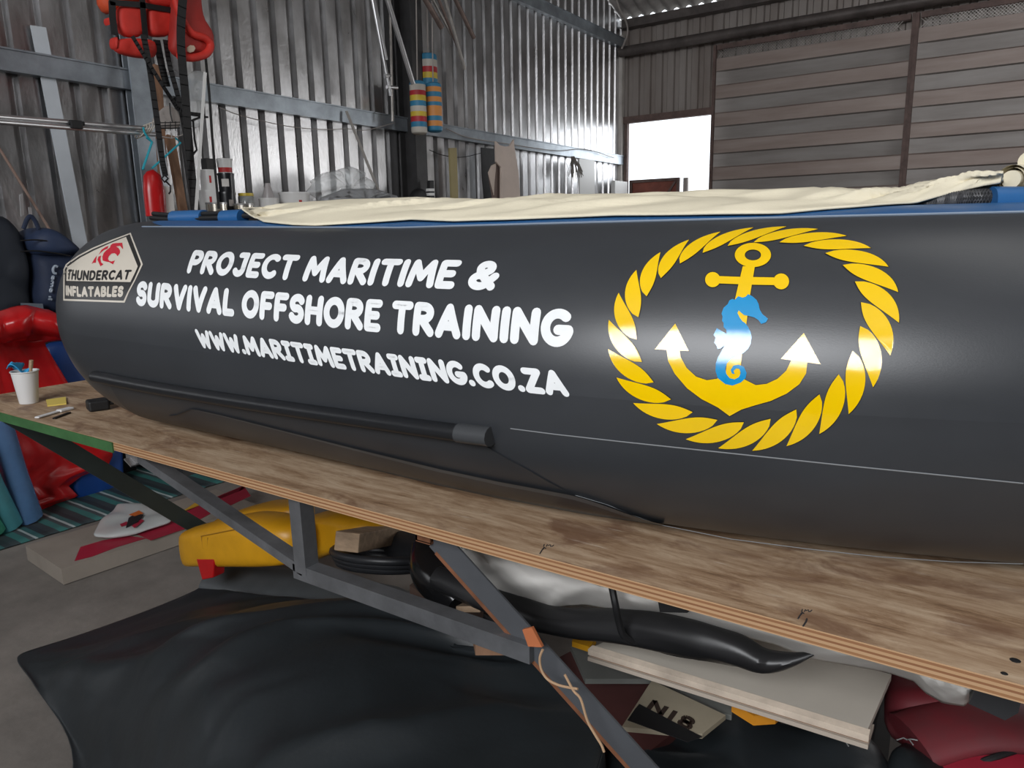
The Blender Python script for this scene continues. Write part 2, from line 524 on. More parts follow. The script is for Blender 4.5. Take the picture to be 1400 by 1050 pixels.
# roof: corrugated sheets running up from the far eave
mb = MB()
xs = np.arange(-5.0, 6.31, 0.0286)
rows = [WY+0.02, RIDGE_Y, -4.3]
vs = []
for yy in rows:
    for x in xs:
        vs.append((x, yy, roof_z(yy)+0.035+0.026*math.cos(2*PI*x/0.1715)))
k = len(xs)
mb.add(vs, [(r*k+i, r*k+i+1, (r+1)*k+i+1, (r+1)*k+i) for r in range(2) for i in range(k-1)])
struct(mb.build('ceiling', m_roof, smooth=60, fix=False))
# right and rear walls with their openings (behind the viewer)
mb = MB()
mb.box((6.25, -4.3, 0), (6.3, 10.2, 4.35))
mb.add([(6.27, -4.3, 4.3), (6.27, 10.1, 4.3), (6.27, 3, 6.83), (6.27, -4.3, 5.38)], [(0, 1, 2, 3)])
struct(mb.build('wall_right', m_block, smooth=0))
mb = MB()
mb.box((-5, -4.3, 0), (-1.6, -4.25, 5.4)); mb.box((2.4, -4.3, 0), (6.3, -4.25, 5.4)); mb.box((-1.6, -4.3, 4.9), (2.4, -4.25, 5.4)); mb.box((-1.6, -4.3, 0), (2.4, -4.25, 2.7))
struct(mb.build('wall_rear', m_block, smooth=0))
mb = MB(); mb.box((-30, 10.5, -0.25), (30, 60, -0.15)); mb.box((-30, -40, -0.25), (30, -4.5, -0.15))
struct(mb.build('ground_outside', mat('pale_yard', (0.5, 0.48, 0.44), 0.9, 0, var=0.1), smooth=0))

# gate in the doorway
t = thing('metal_gate', 'red-brown half gate standing in the bright far doorway', 'gate', (-4.77, WY+0.05, 0))
mb = MB()
mb.box((-4.76, WY+0.06, 0.05), (-4.05, WY+0.07, 2.12)); mb.build('gate_panel', m_gate, t, smooth=0)
mb = MB()
mb.box((-4.78, WY+0.03, 0.0), (-4.74, WY+0.07, 2.15)); mb.box((-4.06, WY+0.03, 0.0), (-4.02, WY+0.07, 2.15)); mb.box((-4.74, WY+0.03, 2.11), (-4.06, WY+0.07, 2.15))
mb.bar((-4.72, WY+0.045, 1.2), (-4.08, WY+0.045, 2.1), 0.03, 0.02, (0, 1, 0)); mb.build('gate_frame', m_frame, t, smooth=0)
mb = MB(); mb.box((-3.96, WY+0.03, 0), (-3.90, WY+0.08, 2.14))
tag(mb.build('gate_post', m_cloth_grey, smooth=0), 'short grey post standing beside the red-brown gate', 'post')

# ------------------------------------------------------------------ the inflatable boat
TOPZ = 0.9                                     # bench top
XS, NL, NN = -1.9, 0.35, 2.5                   # start, length and fullness of the rounded tube end


def tube_sec(x):
    """centre y, centre z and radius of the near tube at x"""
    r = 0.266+0.012*max(0, min(1, (-1.0-x)/1.0))
    cy = 1.170+(0.2*(x+0.85)**2 if x > -0.85 else 0.0)
    if x > 0.15:
        cy = 1.37+0.4*(x-0.15)-0.16*(x-0.15)**2
    cz = TOPZ+r
    if x < XS:
        u = min(1.0, (XS-x)/NL)
        cz += 0.075*u*u
        r *= max(0.0, 1-u**NN)**0.5
    if x > 0.95:
        r *= max(0.0, 1-min(1.0, (x-0.95)/0.35)**NN)**0.5
    return cy, cz, r


def on_tube(px, py, off=0.0):
    d = ray(px, py)

    def f(s):
        p = CAM+d*s
        if p.x < XS-NL:
            return 1.0
        cy, cz, r = tube_sec(p.x)
        return math.hypot(p.y-cy, p.z-cz)-r-off
    lo = 0.5
    s = lo
    best = (9, lo)
    while s < 4.0:
        v = f(s)
        if v <= 0:
            break
        if v < best[0]:
            best = (v, s)
        s += 0.01
    else:
        return CAM+d*best[1]
    a, b = s-0.01, s
    for _ in range(30):
        m_ = (a+b)/2
        if f(m_) > 0:
            a = m_
        else:
            b = m_
    return CAM+d*b


def sa(p):
    """point on the tube -> (x, arc length up from the waterline of the camera side)"""
    cy, cz, r = tube_sec(p.x)
    return p.x, 0.268*math.atan2(p.z-cz, cy-p.y)


def from_sa(x, a, off):
    cy, cz, r = tube_sec(x)
    th = a/0.268
    return Vector((x, cy-(r+off)*math.cos(th), cz+(r+off)*math.sin(th)))


boat = thing('inflatable_boat', 'long charcoal inflatable boat with white lettering lying on the plywood bench', 'boat', (-0.6, 1.17, TOPZ))


def tube_mesh(y_mirror=None, x_end=1.25, off=0.0, th0=0.0, th1=2*PI, n=72):
    xs_ = [XS-NL*u for u in (1-1e-6, 0.9997, 0.9985, 0.995, 0.985, 0.965, 0.93, 0.88, 0.8, 0.7, 0.6, 0.5, 0.4, 0.3, 0.2, 0.1, 0)]
    xs_ += list(np.arange(XS+0.06, 0.94, 0.06))+[0.95+0.35*u for u in (0.1, 0.25, 0.4, 0.55, 0.7, 0.8, 0.88, 0.94, 0.975, 0.99, 0.998, 0.9999)]
    b = MB()

    def fn(u, v):
        x = xs_[round(u*(len(xs_)-1))]
        th = th0+(th1-th0)*v
        cy, cz, r = tube_sec(x)
        p = Vector((x, cy-(r+off)*math.cos(th), cz+(r+off)*math.sin(th)))
        if y_mirror is not None:
            p.y = 2*y_mirror-p.y
        return p
    b.grid(fn, len(xs_)-1, n)
    return b


MIR = 1.95
b = tube_mesh(); b.build('tube', m_pvc, boat, smooth=60)
b = tube_mesh(MIR); b.build('far_tube', m_pvc, boat, smooth=60)
# blue band along the top
p0 = on_tube(800, 305)
cy, cz, r_ = tube_sec(p0.x)
TH_B = math.atan2(p0.z-cz, cy-p0.y)
b = MB()


def fn(u, v):
    x = -1.97+u*2.9
    th = TH_B+(PI-2*TH_B)*v
    if u < 0.06:
        th = PI/2+(th-PI/2)*math.sqrt(max(0.0, u/0.06))
    c_, z_, r = tube_sec(x)
    return Vector((x, c_-(r+0.0014)*math.cos(th), z_+(r+0.0014)*math.sin(th)))


b.grid(fn, 90, 20); b.build('blue_top_band', m_blue, boat, smooth=60)
b = MB()
b.tube([from_sa(x, 0.268*TH_B, 0.001) for x in np.arange(-1.9, 0.93, 0.05)], 0.0018, 5)
b.build('band_edge', mat('pale_blue_tape', (0.22, 0.27, 0.34), 0.4), boat)
# floor between the tubes and transom
b = MB()
b.grid(lambda u, v: Vector((-1.75+2.5*u, 1.35+1.2*v, TOPZ+0.10+0.04*math.sin(PI*v))), 10, 8); b.build('hull_floor', m_pvc2, boat, thick=0.03)
b = MB(); b.box((-1.62, 1.42, TOPZ+0.1), (-1.57, 2.48, TOPZ+0.40)); b.build('transom', m_dark, boat, smooth=0)
# rubbing strake low on the side, and the hull skirt below it
S_PX = [(134, 513), (150, 516), (170, 520), (220, 529), (300, 542), (400, 557), (500, 571), (600, 585), (671, 594)]
sp = cr([on_tube(*q) for q in S_PX], 5)
b = MB()
path = []
for p in sp:
    cy, cz, r = tube_sec(p.x)
    nrm = Vector((0, p.y-cy, p.z-cz)).normalized()
    path.append(p+nrm*0.006)
b.tube(path, 0.0185, 12, sx=0.95, sy=0.8)
strake = b.build('rubbing_strake', mat('black_strake_rubber', (0.011, 0.012, 0.014), 0.38), boat)
b = MB(); q0, q1 = path[-6], path[-1]+(path[-1]-path[-2]).normalized()*0.004
b.tube([path[-4], path[-3], path[-2], q1], [0.0205]*4, 12, sx=0.95, sy=0.8); b.build('end_cap', mat('dark_rubber_cap', (0.05, 0.053, 0.057), 0.35), strake)
C_PX = [(228, 571), (300, 587), (400, 612), (500, 637), (600, 661), (680, 678), (750, 691), (830, 706), (905, 719)]
cp = [at(px, py, 2, TOPZ+0.004) for px, py in C_PX]
cpx = [p.x for p in cp]
top_pts = [on_tube(*q) for q in [(150, 519), (220, 535), (320, 551), (430, 568), (540, 584), (650, 600), (720, 640), (820, 690), (905, 717)]]
b = MB()
NS = 60


def skirt(u, v):
    T = lerp_list(top_pts, u); B = lerp_list(cp, u)
    p = T*(1-v)+B*v
    cy, cz, r = tube_sec(p.x)
    d = Vector((0, p.y-cy, p.z-cz)); k = r+0.0025*(1-u)**0.5+0.0003
    if d.length < k:
        d = d.normalized()*k
        p = Vector((p.x, cy+d.y, max(TOPZ+0.003, cz+d.z)))
    return p


b.grid(skirt, NS, 14); b.build('hull_skirt', mat('charcoal_hull_fabric', (0.030, 0.032, 0.036), 0.42, 0, var=0.12, scale=4), boat, smooth=60)
b = MB()


def lip(u, v):
    k = sstep(0.0, 0.06, u)*(1-sstep(0.78, 1.0, u))
    q = lerp_list([Vector((*c, 0)) for c in C_PX], u)
    B = lerp_list(cp, u)+Vector((0, -0.010*k, 0))
    T = on_tube(q.x+3, q.y-17*k-2, 0.006)
    p = T*(1-v)+B*v
    p.y -= 0.004*math.sin(PI*v)*k
    p.z = max(TOPZ+0.002, p.z)
    return p


b.grid(lip, NS, 6); b.build('skirt_flap', mat('blue_grey_rubber', (0.085, 0.10, 0.115), 0.5, 0, var=0.15), boat, smooth=60)
# pale glue lines
b = MB()
b.tube([on_tube(*q, 0.0008) for q in [(698, 586), (760, 594), (850, 604), (1000, 620), (1150, 636), (1300, 651), (1399, 661)]], 0.0011, 5)
b.tube([on_tube(*q, 0.0008) for q in [(690, 662), (740, 668), (790, 678), (830, 690), (880, 710), (905, 718)]], 0.0005, 5)
b.tube([on_tube(*q, 0.0008) for q in [(905, 718), (1000, 737), (1100, 750), (1200, 761), (1300, 768), (1399, 771)]], 0.0007, 5)
b.build('seam_line', m_seam, boat)


# ---- vinyl graphics on the tube
def decal(polys, mapfn, cell, name, m_, parent, off):
    """polys in a flat domain, cut on a grid and laid onto the tube"""
    bm = bmesh.new()
    for P in polys:
        vs = [bm.verts.new((x, y, 0)) for x, y in P]
        f = bm.faces.new(vs)
    bm.normal_update()
    bmesh.ops.triangulate(bm, faces=bm.faces[:], ngon_method='EAR_CLIP')
    xs_ = [v.co.x for v in bm.verts]; ys_ = [v.co.y for v in bm.verts]
    for ax, lo, hi in ((0, min(xs_), max(xs_)), (1, min(ys_), max(ys_))):
        k = lo+cell
        while k < hi:
            co = (k, 0, 0) if ax == 0 else (0, k, 0)
            no = (1, 0, 0) if ax == 0 else (0, 1, 0)
            bmesh.ops.bisect_plane(bm, geom=bm.verts[:]+bm.edges[:]+bm.faces[:], plane_co=co, plane_no=no, dist=1e-7)
            k += cell
    bmesh.ops.triangulate(bm, faces=bm.faces[:])
    b_ = MB()
    bm.verts.index_update()
    vs = [mapfn(v.co.x, v.co.y, off) for v in bm.verts]
    fs = [tuple(v.index for v in f.verts) for f in bm.faces]
    bm.free()
    # face outward (towards -y side of the tube)
    out = []
    for f in fs:
        a, b2, c = (vs[i] for i in f)
        nn = (b2-a).cross(c-a)
        cy_, cz_, _ = tube_sec(a.x)
        rad = Vector((0, a.y-cy_, a.z-cz_))
        out.append(f if nn.dot(rad) > 0 else f[::-1])
    b_.add(vs, out)
    return b_.build(name, m_, parent, smooth=80, fix=False)


def px_map(x, y, off):
    return on_tube(x, y, off)


def disc(cx, cy, r, k=12):
    return [(cx+r*math.cos(2*PI*i/k), cy+r*math.sin(2*PI*i/k)) for i in range(k)]


def arc(cx, cy, rx, ry, a0, a1, k=10):
    return [(cx+rx*math.cos(R(a0+(a1-a0)*i/k)), cy+ry*math.sin(R(a0+(a1-a0)*i/k))) for i in range(k+1)]


# stroke letters on a 1 high box, centre lines; width, strokes
GL = {
    'A': (0.62, [[(0, 0), (0.31, 1), (0.62, 0)], [(0.12, 0.3), (0.50, 0.3)]]),
    'B': (0.5, [[(0, 0), (0, 1)], [(0, 1), (0.22, 1)]+arc(0.22, 0.76, 0.22, 0.24, 90, -90)+[(0, 0.52)], [(0, 0.52), (0.25, 0.52)]+arc(0.25, 0.26, 0.25, 0.26, 90, -90)+[(0, 0)]]),
    'C': (0.56, [arc(0.33, 0.5, 0.33, 0.5, 50, 310, 16)]),
    'D': (0.55, [[(0, 0), (0, 1), (0.2, 1)]+arc(0.2, 0.5, 0.35, 0.5, 90, -90, 14)+[(0, 0)]]),
    'E': (0.42, [[(0.42, 1), (0, 1), (0, 0), (0.42, 0)], [(0, 0.5), (0.36, 0.5)]]),
    'F': (0.42, [[(0.42, 1), (0, 1), (0, 0)], [(0, 0.48), (0.36, 0.48)]]),
    'G': (0.62, [arc(0.33, 0.5, 0.33, 0.5, 50, 345, 18)+[(0.64, 0.42), (0.36, 0.42)]]),
    'H': (0.54, [[(0, 0), (0, 1)], [(0.54, 0), (0.54, 1)], [(0, 0.48), (0.54, 0.48)]]),
    'I': (0.02, [[(0.01, 0), (0.01, 1)]]),
    'i': (0.34, [[(0.17, 0), (0.17, 1)], [(0, 1), (0.34, 1)], [(0, 0), (0.34, 0)]]),
    'J': (0.46, [[(0.12, 1), (0.42, 1), (0.42, 0.26)]+arc(0.21, 0.26, 0.21, 0.26, 0, -150, 10)]),
    'L': (0.40, [[(0, 1), (0, 0), (0.4, 0)]]),
    'M': (0.76, [[(0, 0), (0.08, 1), (0.38, 0.28), (0.68, 1), (0.76, 0)]]),
    'N': (0.56, [[(0, 0), (0, 1), (0.56, 0), (0.56, 1)]]),
    'O': (0.66, [arc(0.33, 0.5, 0.33, 0.5, 0, 360, 22)]),
    'P': (0.48, [[(0, 0), (0, 1), (0.22, 1)]+arc(0.22, 0.72, 0.26, 0.28, 90, -90)+[(0, 0.44)]]),
    'R': (0.52, [[(0, 0), (0, 1), (0.22, 1)]+arc(0.22, 0.74, 0.26, 0.26, 90, -90)+[(0, 0.48)], [(0.2, 0.46), (0.52, 0)]]),
    'S': (0.48, [arc(0.25, 0.74, 0.23, 0.26, 25, 250, 12)+arc(0.24, 0.26, 0.24, 0.26, 80, -155, 12)]),
    'T': (0.56, [[(0, 1), (0.56, 1)], [(0.28, 1), (0.28, 0)]]),
    'U': (0.54, [[(0, 1), (0, 0.3)]+arc(0.27, 0.28, 0.27, 0.28, 180, 360, 12)+[(0.54, 1)]]),
    'V': (0.58, [[(0, 1), (0.29, 0), (0.58, 1)]]),
    'W': (0.82, [[(0, 1), (0.2, 0), (0.41, 0.75), (0.62, 0), (0.82, 1)]]),
    'Z': (0.50, [[(0, 1), (0.5, 1), (0, 0), (0.5, 0)]]),
    '.': (0.02, [[(0, 0.02), (0.02, 0.02)]]),
    '&': (0.66, [[(0.62, 0.0), (0.18, 0.60)]+arc(0.32, 0.79, 0.17, 0.20, 200, -30, 12)+[(0.2, 0.46)]+arc(0.24, 0.24, 0.24, 0.24, 110, 330, 12)+[(0.66, 0.44)]]),
    'o': (0.5, [arc(0.25, 0.3, 0.25, 0.3, 0, 360, 14)]),
    'n': (0.45, [[(0, 0), (0, 0.6)], [(0, 0.35)]+arc(0.22, 0.35, 0.22, 0.25, 180, 0, 8)+[(0.44, 0)]]),
    'm': (0.8, [[(0, 0), (0, 0.6)], [(0, 0.35)]+arc(0.2, 0.38, 0.2, 0.22, 180, 0, 8)+[(0.4, 0)], [(0.4, 0.35)]+arc(0.6, 0.38, 0.2, 0.22, 180, 0, 8)+[(0.8, 0)]]),
    'a': (0.45, [arc(0.22, 0.3, 0.22, 0.28, 0, 360, 14), [(0.45, 0.6), (0.45, 0)]]),
    '8': (0.44, [arc(0.22, 0.76, 0.20, 0.24, 0, 360, 16), arc(0.22, 0.26, 0.22, 0.26, 0, 360, 16)]),
    '1': (0.2, [[(0, 0.8), (0.12, 1), (0.12, 0)]]),
}


def densify(P, d):
    out = [P[0]]
    for a, b_ in zip(P[:-1], P[1:]):
        L_ = math.hypot(b_[0]-a[0], b_[1]-a[1])
        k = max(1, int(math.ceil(L_/d)))
        out += [(a[0]+(b_[0]-a[0])*i/k, a[1]+(b_[1]-a[1])*i/k) for i in range(1, k+1)]
    return out


def layout(text, t, gap, space, tv=None):
    """strokes of a line of lettering, scaled to a unit box: list of polylines and half widths (hx, hy)"""
    tv = tv or t
    x = 0.0
    S = []
    for ch in text:
        if ch == ' ':
            x += space; continue
        wd, st = GL[ch]
        for P in st:
            S.append([(x+t/2+px_, tv/2+(1-tv)*py_) for px_, py_ in P])
        x += wd+t+gap
    W = x-gap
    return S, W


def text_mesh(text, t, gap, space, mapuv, seg=0.12, k=12, tv=None):
    """lettering with round stroke ends; mapuv(u, v) -> surface point, u over the line width, v over the height"""
    S, W = layout(text, t, gap, space, tv)
    b_ = MB()
    h = t/2
    for P in S:
        P = densify(P, seg)
        for (x0, y0), (x1, y1) in zip(P[:-1], P[1:]):
            L_ = math.hypot(x1-x0, y1-y0)
            if L_ < 1e-6:
                continue
            nx, ny = -(y1-y0)/L_*h, (x1-x0)/L_*h
            qs = []
            for e in (1, 0.33, -0.33, -1):
                qs.append(mapuv((x0+nx*e)/W, y0+ny*e)); qs.append(mapuv((x1+nx*e)/W, y1+ny*e))
            b_.add(qs, [(2*i, 2*i+1, 2*i+3, 2*i+2) for i in range(3)])
        for x0, y0 in P:
            c = mapuv(x0/W, y0)
            ring = [mapuv((x0+h*math.cos(2*PI*i/k))/W, y0+h*math.sin(2*PI*i/k)) for i in range(k)]
            b_.add([c]+ring, [(0, i+1, (i+1) % k+1) for i in range(k)])
    return b_


def orient(b_):
    out = []
    for f in b_.f:
        a, b2, c = b_.v[f[0]], b_.v[f[1]], b_.v[f[2]]
        cy_, cz_, _ = tube_sec(a.x)
        out.append(f if (b2-a).cross(c-a).dot(Vector((0, a.y-cy_, a.z-cz_))) > 0 else f[::-1])
    b_.f = out
    return b_


def quad_map(bl, br, tl, tr, off):
    BL, BR, TL, TR = (sa(on_tube(*q)) for q in (bl, br, tl, tr))

    def fn_(u, v):
        x = (BL[0]*(1-u)+BR[0]*u)*(1-v)+(TL[0]*(1-u)+TR[0]*u)*v
        a = (BL[1]*(1-u)+BR[1]*u)*(1-v)+(TL[1]*(1-u)+TR[1]*u)*v
        return from_sa(x, a, off)
    return fn_


orient(text_mesh('PROJECT MARITIME &', 0.25, 0.045, 0.36, quad_map((255, 374), (677, 398), (266, 342), (691, 357), 0.0007))).build('lettering', m_white_v, boat, smooth=80, fix=False)['label'] = 'slanted white top line of lettering'
orient(text_mesh('SURVIVAL OFFSHORE TRAINING', 0.265, 0.045, 0.34, quad_map((186, 418), (781, 476), (189, 384), (787, 423), 0.0007))).build('lettering', m_white_v, boat, smooth=80, fix=False)['label'] = 'large white middle line of lettering'
orient(text_mesh('WWW.MARiTiMETRAiNiNG.CO.ZA', 0.265, 0.02, 0.34, quad_map((275, 475.5), (780, 543), (266, 449.5), (770, 507), 0.0007))).build('lettering', m_white_v, boat, smooth=80, fix=False)['label'] = 'small white bottom line of lettering'

# round rope emblem
cpt = [sa(on_tube(*q)) for q in ((850, 449), (1203, 440), (1050, 320), (1010, 597))]
ecx, ecy = (cpt[0][0]+cpt[1][0])/2, (cpt[2][1]+cpt[3][1])/2
erx, ery = (cpt[1][0]-cpt[0][0])/2, (cpt[2][1]-cpt[3][1])/2
N_L = 26
HW = 0.0215


def leaf(i, hw, grow):
    P0 = 2*PI/N_L
    LEN = 1.86*P0
    up_, dn_ = [], []
    K = 14
    for j in range(K+1):
        tau = j/K
        up_.append((tau, math.sin(tau*PI/2)**0.68)); dn_.append((tau, (1-math.cos(tau*PI/2))**1.38))
    pts = up_+dn_[-2:0:-1]
    # shrink about the leaf's middle for the gap
    out = []
    for tau, rho in pts:
        tau = 0.5+(tau-0.5)*grow
        ang = -(i*P0+(tau-0.5)*LEN)         # clockwise
        rr = hw*(2*rho-1)*0.98
        out.append((ecx+(erx+rr)*math.cos(ang), ecy+(ery+rr)*math.sin(ang)))
    return out


decal([leaf(i, HW+0.0012, 1.02) for i in range(N_L)], from_sa, 0.03, 'rope_outline', m_black_v, boat, 0.0004)
ring = decal([leaf(i, HW, 1.0) for i in range(N_L)], from_sa, 0.02, 'rope_ring', m_yel_v, boat, 0.0008)
ring['label'] = 'yellow twisted rope ring'


def c4(P, ox=860, oy=300, s=4.039):
    return [(ox+x/s, oy+y/s) for x, y in P]


def annulus(cx, cy, rx, ry, ix, iy, k=36, dx=0, dy=0):
    o_ = [(cx+rx*math.cos(2*PI*i/k), cy+ry*math.sin(2*PI*i/k)) for i in range(k+1)]
    n_ = [(cx+dx+ix*math.cos(2*PI*i/k), cy+dy+iy*math.sin(2*PI*i/k)) for i in range(k+1)]
    return [[o_[i], o_[i+1], n_[i+1], n_[i]] for i in range(k)]


ARMS = [(205, 705), (278, 710), (285, 760), (318, 820), (370, 868), (430, 888), (485, 880), (530, 850), (600, 850), (640, 885), (700, 915), (760, 908), (820, 880), (868, 835), (895, 780), (985, 785), (978, 850), (940, 910), (870, 962), (780, 1003), (700, 1025), (620, 1050), (555, 1086), (490, 1038), (400, 992), (320, 932), (252, 852), (216, 782)]
SHANK = [(628, 258), (695, 258), (668, 420), (645, 600), (622, 760), (610, 890), (530, 890), (560, 600), (585, 440)]
CROSS = [(470, 312), (620, 317), (800, 320), (800, 362), (670, 360), (470, 352)]


def anchor_polys(g):
    def grow(P):
        cx = sum(p[0] for p in P)/len(P); cy = sum(p[1] for p in P)/len(P)
        out = []
        n_ = len(P)
        area2 = sum(P[i][0]*P[(i+1) % n_][1]-P[(i+1) % n_][0]*P[i][1] for i in range(n_))
        sg = 1 if area2 > 0 else -1
        for i in range(n_):
            a, b_, c = Vector((*P[i-1], 0)), Vector((*P[i], 0)), Vector((*P[(i+1) % n_], 0))
            e1, e2 = (b_-a).normalized(), (c-b_).normalized()
            n1, n2 = Vector((e1.y, -e1.x, 0))*sg, Vector((e2.y, -e2.x, 0))*sg
            q = b_+(n1+n2)/max(0.5, (n1+n2).length_squared/2)*g
            out.append((q.x, q.y))
        return out
    L_ = [c4(grow(ARMS)), c4(grow(SHANK)), c4(grow(CROSS)), c4(grow([(255, 575), (330, 727), (142, 717)])), c4(grow([(965, 627), (1058, 800), (838, 770)])),
          c4(disc(462, 332, 42+g, 20)), c4(disc(840, 342, 44+g, 20))]
    L_ += [c4(q) for q in annulus(684, 196, 100+g, 67+g, 45-g, 30-g)]
    return L_


decal(anchor_polys(3.5), px_map, 14, 'anchor_outline', m_black_v, boat, 0.0004)
decal(anchor_polys(0), px_map, 10, 'anchor_motif', m_yel_v, boat, 0.0008)['label'] = 'yellow anchor motif inside the rope ring'
SEA = [(310, 140), (345, 105), (385, 118), (415, 110), (440, 85), (480, 105), (520, 140), (540, 180), (550, 230), (575, 275), (630, 320), (610, 355), (565, 370), (540, 335), (500, 308), (440, 292), (400, 285), (370, 260), (350, 240), (338, 265), (360, 310), (385, 345), (410, 360), (440, 400), (465, 450), (474, 500), (465, 560), (440, 610), (400, 645), (370, 665), (320, 680), (270, 710), (235, 750), (220, 800), (232, 850), (265, 890), (310, 900), (350, 880), (370, 840), (355, 800), (325, 795), (300, 820), (310, 848), (285, 845), (272, 810), (300, 768), (350, 760), (400, 780), (425, 840), (415, 890), (370, 930), (290, 960), (220, 945), (150, 890), (128, 820), (130, 750), (150, 690), (185, 630), (215, 575), (180, 605), (148, 612), (135, 575), (115, 550), (128, 500), (108, 475), (140, 410), (190, 440), (235, 465), (230, 425), (205, 400), (205, 360), (190, 340), (195, 300), (185, 270), (205, 215), (245, 180), (260, 145), (290, 130)]
decal([c4(SEA, 960, 390, 7.0)], px_map, 8, 'seahorse_motif', m_cyan_v, boat, 0.0012)['label'] = 'blue seahorse motif over the anchor'

# maker's badge near the rounded end
badge = decal([[(178.6, 318.2), (195.3, 361.3), (185, 383), (176, 400), (170.3, 413.8), (86.5, 411), (86.6, 368.5), (90.2, 361), (107, 349), (126, 339), (152, 328)]], px_map, 6, 'maker_badge', m_cream_v, boat, 0.0005)
badge['label'] = 'pointed cream and black badge with a red cat head'
decal([[(177.2, 320.3), (192.6, 361.2), (183.5, 382), (174.5, 399), (168.9, 411.2), (88.2, 408.6), (88.5, 368.9), (91.6, 362.3), (108, 350.6), (127, 340.6), (153, 329.7)]], px_map, 6, 'badge_field', m_black_v, badge, 0.0009)
decal([[(172.3, 323.8), (188.3, 364.3), (184, 374), (178.2, 385.6), (90.8, 384.0), (91.0, 369.5), (93.2, 364), (109, 352.6), (128, 342.6), (150, 332.7)]], px_map, 6, 'badge_panel', m_cream_v, badge, 0.0013)
PAN = [[(385, 440), (380, 390), (400, 340), (440, 300), (480, 270), (490, 240), (515, 218), (560, 212), (640, 208), (645, 240), (652, 295), (628, 270), (612, 248), (560, 258), (590, 275), (612, 310), (610, 345), (578, 385), (562, 360), (540, 345), (500, 350), (465, 385), (455, 420), (470, 445), (500, 452), (545, 440), (520, 490), (470, 462), (420, 452)],
       [(330, 365), (370, 300), (420, 265), (460, 248), (450, 283), (400, 305), (360, 338)],
       [(315, 430), (330, 390), (365, 375), (355, 420), (365, 465), (395, 490), (355, 515), (335, 470)],
       [(240, 485), (275, 420), (310, 375), (300, 430), (295, 470), (265, 470)]]
decal([c4(P, 100, 310, 9.545) for P in PAN], px_map, 5, 'cat_emblem', m_red_v, badge, 0.0017)
orient(text_mesh('THUNDERCAT', 0.23, 0.08, 0.3, quad_map((92.0, 382.4), (177.5, 382.8), (94.5, 368.6), (181.5, 369.2), 0.0017), k=8)).build('badge_lettering', m_black_v, badge, smooth=80, fix=False)
orient(text_mesh('INFLATABLES', 0.27, 0.05, 0.3, quad_map((90.8, 404.2), (168.5, 406.4), (90.6, 390.0), (170.5, 391.0), 0.0013), k=8)).build('badge_lettering', m_cream_v, badge, smooth=80, fix=False)

# lifeline along the top: black cords in blue sleeves (left) and braided hose in a blue patch (right)
b = MB()
pl = [at(210, 296, 1, 1.22), at(235, 298, 1, 1.22), at(262, 297, 1, 1.22), at(300, 296, 1, 1.22), at(345, 293, 1, 1.24), at(370, 300, 1, 1.26)]
for dz, dy in ((0.008, 0), (-0.004, 0.006), (-0.004, -0.008), (0.004, 0.012)):
    b.tube(cr([p+Vector((0, dy, dz)) for p in pl], 6), 0.0065, 8)
life = b.build('lifeline', m_black, boat)
for (xa, xb) in ((238, 280), (306, 332)):
    b = MB(); b.tube([at(xa, 298, 1, 1.22), at((xa+xb)/2, 297.5, 1, 1.222), at(xb, 297, 1, 1.225)], 0.020, 14); b.build('blue_sleeve', m_blue, life)
b = MB()
hose = cr([at(1180, 291, 1, 1.30), at(1235, 285, 1, 1.30), at(1290, 275, 1, 1.30), at(1340, 271, 1, 1.32), at(1420, 272, 1, 1.36), at(1500, 280, 1, 1.4)], 10)
b.tube(hose, 0.0125, 14); hs = b.build('braided_hose', m_black, boat)
b = MB()
for k_ in range(12):
    pth = []
    for i in range(len(hose)*3-2):
        p = lerp_list(hose, i/(len(hose)*3-3))
        a = 2*PI*(k_ % 6)/6+i*0.52*(1 if k_ < 6 else -1)
        pth.append(p+Vector((0, math.cos(a), math.sin(a)))*0.0128)
    b.tube(pth, 0.0016, 4, caps=False)
b.build('braid', mat('braid_thread', (0.055, 0.055, 0.058), 0.5), hs)
b = MB()
pp = [at(1354, 275, 1, 1.318), at(1390, 275, 1, 1.335), at(1480, 278, 1, 1.385)]
b.tube(pp, 0.021, 20, sy=1.0)
b.grid(lambda u, v: lerp_list(pp, u)+Vector((0, -0.055+0.11*v, -0.02-0.006*abs(v-0.5)*2)), 8, 6)
b.build('hose_patch', m_blue, boat)

# cream canvas thrown over the top of the tube
FR = [(331, 286), (345, 296), (360, 303), (400, 307), (430, 308), (500, 304), (560, 300), (620, 302), (690, 300), (760, 297), (840, 294), (940, 293), (1050, 291.5), (1120, 290), (1180, 288), (1225, 284), (1258, 276), (1290, 267), (1318, 260), (1345, 254), (1368, 250)]
RG = [(336, 284), (350, 284), (380, 282), (420, 277), (470, 273), (520, 272), (570, 270), (620, 273), (690, 275), (730, 270), (760, 268), (850, 268), (930, 264), (1020, 261), (1110, 257), (1160, 263), (1210, 262), (1245, 258), (1285, 251), (1320, 248), (1372, 246)]


